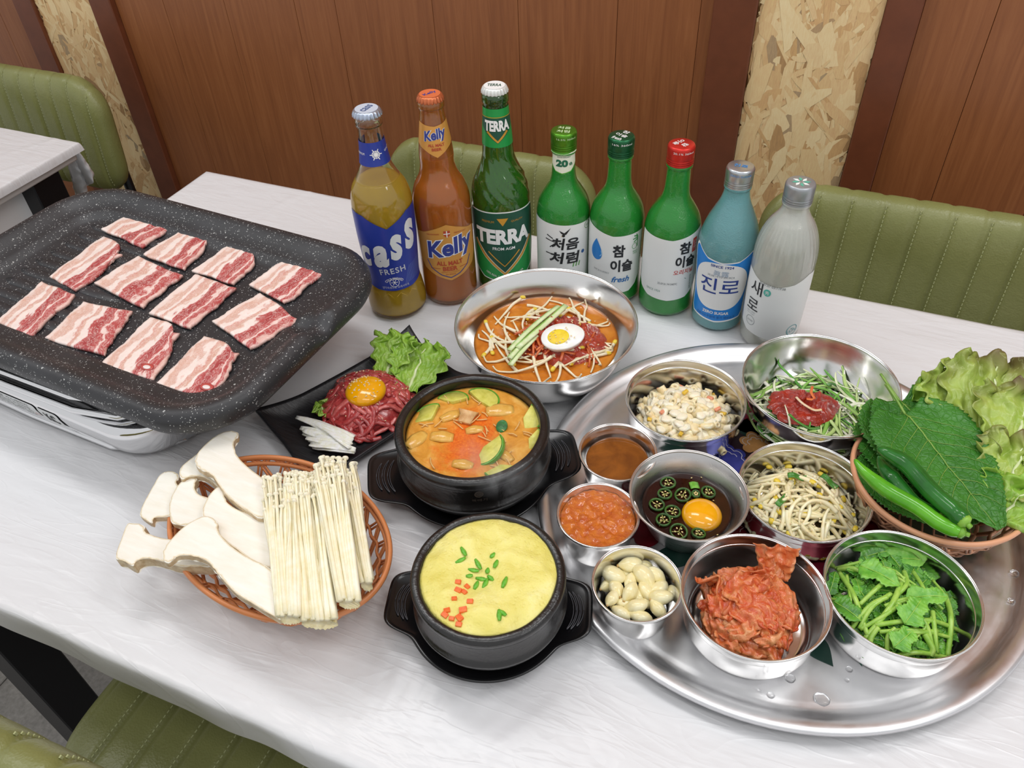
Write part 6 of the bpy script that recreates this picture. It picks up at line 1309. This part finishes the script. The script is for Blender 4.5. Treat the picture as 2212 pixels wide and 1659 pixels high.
B2.text('ALL MALT', L, R2, ORR, 0, .0665, .034, .0062, bold=.03); B2.text('BEER', L, R2, ORR, 0, .0585, .019, .0062, bold=.03); B2.text('GROWN IN JUTLAND BY', L, R2, ORR, 0, .0530, .024, .0018); B2.text('SEA BREEZE', L, R2, ORR, 0, .0502, .013, .0018)
B2.shape(line2d([(-.030, .070), (-.024, .058), (-.012, .0495), (0, .045), (.012, .0495), (.024, .058), (.030, .070)], .0012), L, R2, ORB); B2.shape(poly2d([(-.004, .113), (.004, .113), (.004, .107), (0, .1035), (-.004, .107)]), L, R2, ORR)
B2.shape(line2d([(0, .113), (0, .104)], .0011), L, R2, WHT, off=.0009); B2.shape(line2d([(-.004, .109), (.004, .109)], .0011), L, R2, WHT, off=.0009)
B2.text('100% DENMARK', L, R2, ORR, -.0175, .108, .017, .0019, rot=.1); B2.text('PREMIUM MALT', L, R2, ORR, .0175, .108, .017, .0019, rot=-.1)
B2.shape(line2d([(-.026, .0585), (-.0125, .0585)], .0006), L, R2, ORR); B2.shape(line2d([(.0125, .0585), (.026, .0585)], .0006), L, R2, ORR)
NL = B2.label(poly2d([(-.027, .2145), (-.014, .209), (0, .2005), (.014, .209), (.027, .2145), (.025, .240), (.012, .2375), (0, .236), (-.012, .2375), (-.025, .240)]), .0185, ORG, name='neck_label', lab='gold shield shaped neck label')
for bo, of, m in ((.075, .0007, WHT), (.035, .0010, ORB)): B2.text('Kelly', NL, .0185, m, 0, .2255, .030 if m is WHT else .0285, .015, off=of, bold=bo, shear=.2, rot=.16)
B2.text('ALL MALT', NL, .0185, ORR, 0, .2150, .019, .0034, bold=.03); B2.text('BEER', NL, .0185, ORR, 0, .2102, .011, .0034, bold=.03)
crown(B2, .0148, .2655, plain('orange_cap', '#d2744a', .3, .6), plain('orange_cap_print', '#d66f42', .4), 'Kelly', ORB, .5)
# ---- dark green beer bottle with twisted shoulder
def twist(q):
    z = q[2]; r = hypot(q[0], q[1]); w_ = max(0, 1-abs(z-.155)/.038); return .022*w_**.7*sin(14*(atan2(q[1], q[0])+z*26)) if r > .016 else 0
B3 = Bottle('beer_bottle', 'dark green beer bottle with spiral shoulder and green label, third from the left', (1068, 183), .265,
    [(.0340, .002), (.0362, .006), (.0365, .03), (.0368, .08), (.0366, .122), (.0350, .138), (.0300, .155), (.0235, .168), (.0196, .180), (.0182, .195), (.0168, .215), (.0150, .235), (.0144, .246), (.0155, .2475), (.0155, .254), (.0142, .257), (.0134, .262)],
    glass('dark_green_glass', '#74bd58', .03, .06, '#2a7a1c', 0), LQ('green_lager', '#94d234', .45, '#98d430'), .200, .02, twist)
GRN = plain('label_green', '#1f9a48', .35, .1); DGR = plain('label_dark_green', '#1c5340', .4, .1); GLD = plain('gold_ink', '#d8a13c', .35, .3); R3 = .037
L = B3.label(poly2d([(-.052, .118), (-.048, .121), (0, .123), (.048, .121), (.052, .118), (.054, .06), (.046, .036), (.030, .024), (0, .020), (-.030, .024), (-.046, .036), (-.054, .06)]), R3, WHT, lab='green label with white lettering and gold chevron')
B3.shape(poly2d([(-.0505, .1165), (-.047, .1195), (0, .1215), (.047, .1195), (.0505, .1165), (.0525, .06), (.045, .037), (.029, .0255), (0, .0215), (-.029, .0255), (-.045, .037), (-.0525, .06)]), L, R3, GRN, off=.0006, name='label_field')
B3.shape(poly2d([(-.0505, .1165), (-.047, .1195), (0, .1215), (.047, .1195), (.0505, .1165), (.052, .085), (.030, .062), (0, .032), (-.030, .062), (-.052, .085)]), L, R3, DGR, off=.0008, name='label_field')
for k, (w_, m) in enumerate(((.0050, WHT), (.0036, GLD))): B3.shape(line2d([(-.040, .079), (-.024, .058), (0, .033), (.024, .058), (.040, .079)], w_), L, R3, m, off=.0010+k*.0002, name='chevron')
B3.shape(line2d([(-.020, .066), (0, .045), (.020, .066)], .0018), L, R3, GLD, off=.0012, name='chevron')
B3.text('TERRA', L, R3, WHT, 0, .0885, .074, .0215, off=.0014, bold=.05, rot=.0); B3.text('FROM AGM', L, R3, WHT, 0, .0715, .028, .0042, off=.0014, bold=.015)
B3.text('PREMIUM', L, R3, GLD, -.0185, .1095, .016, .0030, off=.0011); B3.text('QUALITY', L, R3, GLD, .0185, .1095, .016, .0030, off=.0011); B3.shape(poly2d([(-.007, .1145), (.007, .1145), (0, .104)]), L, R3, GLD, off=.0011)
B3.text('100% REAL CARBONATED WATER', L, R3, WHT, 0, .0285, .052, .0032, arc=-.05, off=.0012)
NL = B3.label(poly2d([(-.056, .1975), (.056, .1975), (.056, .2425), (-.056, .2425)]), .0168, GRN, name='neck_label', lab='green neck band with gold chevron')
B3.shape(poly2d([(-.022, .2215), (0, .2025), (.022, .2215), (.024, .232), (-.024, .232)]), NL, .0168, DGR, off=.0006, name='label_field')
B3.shape(line2d([(-.012, .2165), (0, .2045), (.012, .2165)], .0028), NL, .0168, GLD, off=.0008, name='chevron'); B3.shape(line2d([(-.056, .2330), (.056, .2330)], .0007), NL, .0168, GLD, off=.0008, name='gold_line')
B3.text('TERRA', NL, .0168, WHT, 0, .2235, .031, .0125, off=.0011, bold=.05)
crown(B3, .0150, .2625, plain('white_cap', '#e4e6e2', .35, .3), plain('white_cap_print', '#ececea', .45), 'TERRA', DGR, -.2)
# ---- green spirit bottles
SOJ = [(.0310, .002), (.0335, .006), (.0340, .012), (.0338, .05), (.0340, .105), (.0330, .118), (.0295, .130), (.0225, .142), (.0170, .151), (.0145, .162), (.0136, .180), (.0134, .188), (.0150, .1895), (.0150, .192), (.0134, .194), (.0132, .2)]
GSJ = glass('frosted_green_glass', '#3fc24e', .10, .42, '#44d452', .25, 420, .001); LSJ = LQ('clear_spirit_green', '#f6fff4')
RS = .034; BK = ink('#23262a')
def soju(label, capx, h, yaw, cm, tx, sub, lv=.163, tcol=None, rot=-.2, gm=None):
    k = h/.215; b = Bottle('spirit_bottle', label, capx, h, [(r*.985, z*k) for r, z in SOJ], gm or GSJ, LSJ, lv, yaw); screwcap(b, .0152, .192*k, h, cm, tx, tcol or WHT, rot, sub); return b
CG1 = plain('light_green_cap', '#5c9a2c', .28, .7); CG2 = plain('dark_green_cap', '#2a6a45', .28, .7); CRD = plain('red_cap', '#d8362e', .28, .5); CSV = plain('silver_screw_cap', '#c3c8cc', .28, .85); CGR = plain('grey_screw_cap', '#a9adb1', .35, .6)
b = soju('green glass bottle with light green cap and 20th anniversary neck label', (1218, 280), .215, 0.02, CG1, '처음|처럼', '16.5% 360ml', tcol=ink('#cfe6b4'))
L = b.label(poly2d([(-.050, .002+.018), (.044, .018), (.046, .106), (.0, .108), (-.050, .110)]), RS, LABW, lab='white paper label with black brush lettering')
CAL_ = ink('#1d1f22')
b.text('처음', L, RS, CAL_, .002, .0815, .036, .0170, bold=.03, shear=.12); b.text('처럼', L, RS, CAL_, .001, .0610, .040, .0170, bold=.03, shear=.12)
b.shape(line2d([(-.022, .0925), (-.014, .0885)], .0014), L, RS, CAL_, name='brush_stroke'); b.shape(line2d([(-.024, .0865), (-.010, .0835), (-.018, .0755)], .0015), L, RS, CAL_, name='brush_stroke'); b.shape(line2d([(-.024, .0665), (-.008, .0655), (-.017, .0560)], .0015), L, RS, CAL_, name='brush_stroke')
b.shape(poly2d([(-.006, .101), (.0005, .0975), (.0085, .104), (.003, .0955), (.0, .0945), (-.0035, .0970)]), L, RS, CAL_, name='bird_mark'); b.shape(poly2d(circle2d(-.0005, .0938, .0020)), L, RS, CAL_, name='bird_mark'); b.shape(poly2d([(-.0022, .0935), (-.0034, .0925), (-.0014, .0925)]), L, RS, ink('#d8a12c'), name='bird_mark')
b.shape(line2d(circle2d(.034, .101, .0052), .0006, True), L, RS, ink('#4f9a3c')); b.text('16.5', L, RS, ink('#4f9a3c'), .034, .101, .006, .003); b.shape(poly2d(circle2d(.0265, .0655, .0026)), L, RS, ink('#2a5fa0'))
for k in range(3): b.shape(line2d([(.012+k*.004, .047), (.0135+k*.004, .0535)], .0014), L, RS, ink('#58a442'), name='leaf_mark')
b.text('부드러운 목넘김', L, RS, ink('#4a4f55'), -.004, .040, .034, .004)
N2 = b.label(poly2d([(-.019, .176), (-.011, .1685), (-.002, .166), (.009, .1685), (.019, .1775), (.019, .197-.0015), (0, .1925), (-.019, .1935)]), .0140, ink('#6ec04c'), name='neck_label', lab='cream neck label with green border')
b.shape(poly2d([(-.0178, .1765), (-.0105, .1695), (-.002, .1672), (.0085, .1695), (.0178, .1780), (.0178, .1942), (0, .1912), (-.0178, .1922)]), N2, .0140, ink('#eff0dc'), off=.0006, name='label_field')
b.text('20', N2, .0140, ink('#1f6a4a'), -.0025, .1795, .0150, .0090, bold=.06); b.text('th', N2, .0140, ink('#1f6a4a'), .0085, .1785, .0045, .0042, bold=.04); b.text('ANNIVERSARY', N2, .0140, ink('#4a6a55'), 0, .1872, .017, .0020)
b = soju('dark green capped bottle with a blue water drop on its label', (1343, 292), .215, -.10, CG2, '참|이슬|fresh', '16% 360ml', rot=-.5)
L = b.label(poly2d([(-.046, .040), (-.040, .026), (-.028, .020), (0, .0185), (.024, .020), (.034, .028), (.040, .040), (.042, .104), (.0, .102), (-.046, .112)]), RS, LABW, lab='white label with blue drop')
dr = [(-.022+.0115*sin(t)*(sin(t/2)**1.1), .079+.0150*cos(t)) for t in [2*pi*k/40 for k in range(40)]]
b.shape(poly2d(dr), L, RS, plain('drop_blue', '#1c7fd0', .3), name='water_drop_mark'); b.shape(line2d([(-.016, .0705), (-.0135, .0745), (-.0145, .079)], .0012), L, RS, ink('#8cc4ee'), off=.0009, name='highlight_mark')
b.text('참', L, RS, BK, .008, .0815, .0155, .0175, bold=.035); b.text('이슬', L, RS, BK, .0125, .0600, .0285, .0175, bold=.035); b.text('fresh', L, RS, ink('#1e6fb4'), .012, .0400, .023, .0085, bold=.02, shear=.3)
b.text('26.07.25 F2 0725C3', L, RS, ink('#8a8f94'), -.014, .0495, .022, .0024, rot=-.05); BAM = ink('#3f9a4c')
b.shape(line2d([(.0330, .097), (.0330, .083)], .0011), L, RS, BAM, name='bamboo_mark')
for q in ((.0330, .0965, .0270, .0995), (.0330, .0950, .0255, .0950), (.0330, .0935, .0270, .0905), (.0330, .0965, .0305, .1010)): b.shape(line2d([q[:2], ((q[0]+q[2])/2, (q[1]+q[3])/2+.0006), q[2:]], .0014), L, RS, BAM, name='bamboo_mark')
b.shape(line2d(circle2d(.0285, .0850, .0035, .0040, 16), .0005, True), L, RS, BAM, name='bamboo_mark'); b.text('SINCE', L, RS, BAM, .0300, .0775, .0075, .0021); b.text('1924', L, RS, BAM, .0300, .0747, .0060, .0021)
b = soju('green glass bottle with a bright red screw cap', (1473, 310), .217, .06, CRD, '참|이슬', '20.1% 360ml', rot=-2.3, lv=.168)
L = b.label(poly2d([(-.046, .046), (-.040, .036), (-.026, .029), (0, .0265), (.024, .029), (.040, .040), (.046, .052), (.046, .122), (0, .1125), (-.046, .1145)]), RS, LABW, lab='white label with black and red lettering')
b.text('참', L, RS, BK, .0165, .1015, .0150, .0160, bold=.035); b.text('이슬', L, RS, BK, .0190, .0825, .0265, .0165, bold=.035); b.text('오리지널', L, RS, ink('#c8352c'), .0180, .0680, .0265, .0070, bold=.01)
b.shape(poly2d([(.0265, .0925), (.0325, .0935), (.0325, .1125), (.0265, .1115)]), L, RS, ink('#c8352c'), name='red_stamp'); b.text('대나무', L, RS, WHT, .0295, .1025, .0040, .0150, off=.0010)
b.text('대나무숯으로 정제', L, RS, ink('#4a6a5c'), .0295, .0500, .0026*8, .0030, rot=-1.5); b.text('25.07.01 F4 0407C', L, RS, ink('#6d7377'), -.001, .0515, .0240, .0028); b.text('SINCE 1924', L, RS, ink('#86a49a'), -.0185, .0400, .0190, .0030)
b.shape(line2d([(.020, .058), (.0225, .0565)], .0008), L, RS, ink('#86a49a'), name='printed_line')
# ---- pale blue and clear bottles
SJ4 = [(.0285, .002), (.0308, .006), (.0312, .02), (.0320, .05), (.0338, .085), (.0348, .105), (.0335, .120), (.0285, .138), (.0225, .152), (.0175, .163), (.0148, .172), (.0138, .180), (.0150, .1815), (.0150, .184), (.0134, .186), (.0132, .19)]
B4 = Bottle('spirit_bottle', 'pale turquoise glass bottle with bright blue label', (1601, 358), .206, SJ4, glass('turquoise_glass', '#9adde2', .09, .42, '#9be6e8', .3, 420, .001), LQ('clear_spirit_blue', '#fafffe'), .163, -.06)
screwcap(B4, .0152, .183, .206, CSV, '진로', ink('#3f8ed2'), -.1, 'ZERO SUGAR'); R4 = .033
fr = [(-.038, .116), (-.034, .1155), (-.018, .1055), (0, .1030), (.018, .1055), (.034, .1155), (.038, .116), (.0405, .112), (.037, .068), (.0375, .026), (.034, .0195), (0, .0155), (-.034, .0195), (-.0375, .026), (-.037, .068), (-.0405, .112)]
L = B4.label(poly2d(fr), R4, WHT, lab='bright blue label with white border'); JBL = plain('label_bright_blue', '#1b86dc', .4)
B4.shape(poly2d([(x*.95, .066+(z-.066)*.955) for x, z in fr]), L, R4, JBL, off=.0006, name='label_field')
B4.shape(poly2d([(.0335*(abs(cos(t))**.75)*(1 if cos(t) > 0 else -1), .068+.0335*(abs(sin(t))**.9)*(1 if sin(t) > 0 else -1)) for t in [2*pi*k/48 for k in range(48)]]), L, R4, WHT, off=.0008, name='label_field')
NAV = ink('#27408f'); B4.text('진로', L, R4, NAV, 0, .0690, .047, .0225, off=.0011, bold=.008); B4.text('SINCE 1924', L, R4, NAV, 0, .0975, .025, .0036, off=.0011, bold=.02); B4.text('眞露', L, R4, ink('#9fb2c8'), 0, .0880, .017, .0075, off=.0011); B4.text('ZERO SUGAR', L, R4, WHT, 0, .0300, .033, .0042, off=.0011, bold=.03)
B4.text('25.06.19 F3 0919C4', L, R4, ink('#77808a'), 0, .0835, .030, .0024, off=.0013); B4.text('증류식소주원액 첨가 제로슈거', L, R4, ink('#0f4f9a'), 0, .0235, .050, .0040, off=.0011)
def fluted(q): z = q[2]; w_ = min(1, max(0, (z-.108)/.01))*min(1, max(0, (.168-z)/.012)); return .016*w_*cos(36*atan2(q[1], q[0]))
SJ5 = [(.0300, .002), (.0325, .006), (.0335, .02), (.0345, .06), (.0345, .100), (.0335, .125), (.0305, .143), (.0250, .157), (.0185, .167), (.0150, .174), (.0142, .180), (.0152, .1815), (.0152, .184), (.0134, .186), (.0132, .19)]
B5 = Bottle('spirit_bottle', 'clear fluted glass bottle with grey cap, rightmost in the row', (1731, 393), .206, SJ5, glass('clear_fluted_glass', '#fdfff8', .05, .36, '#fdfff8', .15, 420, .0006), LQ('clear_spirit', '#fbfdf8'), .161, .0, fluted)
screwcap(B5, .0155, .183, .206, CGR, '', WHT); cp = bpy.data.objects['screw_cap.004']
for k in range(8): a = k*pi/4+.2; obj('petal_mark', prism([(.0018*cos(a), .0018*sin(a)), (.0065*cos(a-.28), .0065*sin(a-.28)), (.0098*cos(a+.1), .0098*sin(a+.1)), (.0060*cos(a+.30), .0060*sin(a+.30))], .2060, .2063), [ink('#eef3ee') if k % 2 else ink('#5fb39a')]*2, cp, smooth=False)
R5 = .0345; L = B5.label(poly2d([(-.045, .103), (-.040, .031), (-.028, .024), (0, .020), (.030, .021), (.045, .026), (.047, .108), (.035, .108), (.018, .099), (0, .0945), (-.020, .096), (-.036, .102)]), R5, LABW, lab='white wavy topped label with black lettering')
b = B5; b.text('새', L, R5, BK, -.0235, .0855, .0165, .0180, bold=.005); b.text('로', L, R5, BK, -.0245, .0620, .0165, .0150, bold=.005); b.shape(poly2d(circle2d(-.0095, .0850, .0042, .0046)), L, R5, ink('#58b8a8'), name='round_seal'); b.text('秀', L, R5, WHT, -.0095, .0850, .0048, .0050, off=.0010)
b.text('25.07.07 03:11F3B', L, R5, ink('#63686c'), -.006, .0945, .030, .0030, rot=-.03); b.text('Saero 2022', L, R5, ink('#9aa0a4'), -.0250, .0515, .0120, .0019); b.text('Zero Sugar', L, R5, ink('#9aa0a4'), -.0250, .0485, .0120, .0019)
b.shape(line2d(circle2d(-.0240, .0390, .0062), .0005, True), L, R5, ink('#7f868a')); b.text('과당제로', L, R5, ink('#7f868a'), -.0240, .0390, .0085, .0026)
b.shape(line2d(circle2d(.0290, .0330, .0072), .0008, True), L, R5, ink('#58a8b0')); b.text('Alc.', L, R5, ink('#58a8b0'), .0290, .0355, .0055, .0022, rot=.15); b.text('15.7%', L, R5, ink('#58a8b0'), .0290, .0318, .0110, .0036, rot=.15)
# ================================================================== faint steam between the two pots
n = N('steam'); n.t.nodes.remove(n.b); v = n.coord('Object'); pv = n.n('ShaderNodeVolumePrincipled'); f = n.noise(v, 34, 4, .6, 1.2)
d = n.n('ShaderNodeVectorMath', operation='LENGTH', i_0=n.coord('Object', (1/.050, 1/.030, 1/.034))).outputs['Value']
n.link(n.math('MULTIPLY', n.math('MULTIPLY', n.math('MAXIMUM', n.math('SUBTRACT', f, .47), 0.0), n.math('MAXIMUM', n.math('SUBTRACT', 1.0, d), 0.0)), 130.0), pv.inputs['Density']); n.link(pv.outputs[0], n.out.inputs['Volume']); pv.inputs['Color'].default_value = (1, 1, 1, 1)
o = obj('steam_wisp', blob(.050, .030, .034, 20, 12), n.m, None, loc=(-.212, .408, .118)); tag(o, 'thin wisp of steam drifting between the two stone pots', 'steam'); o['kind'] = 'thing'
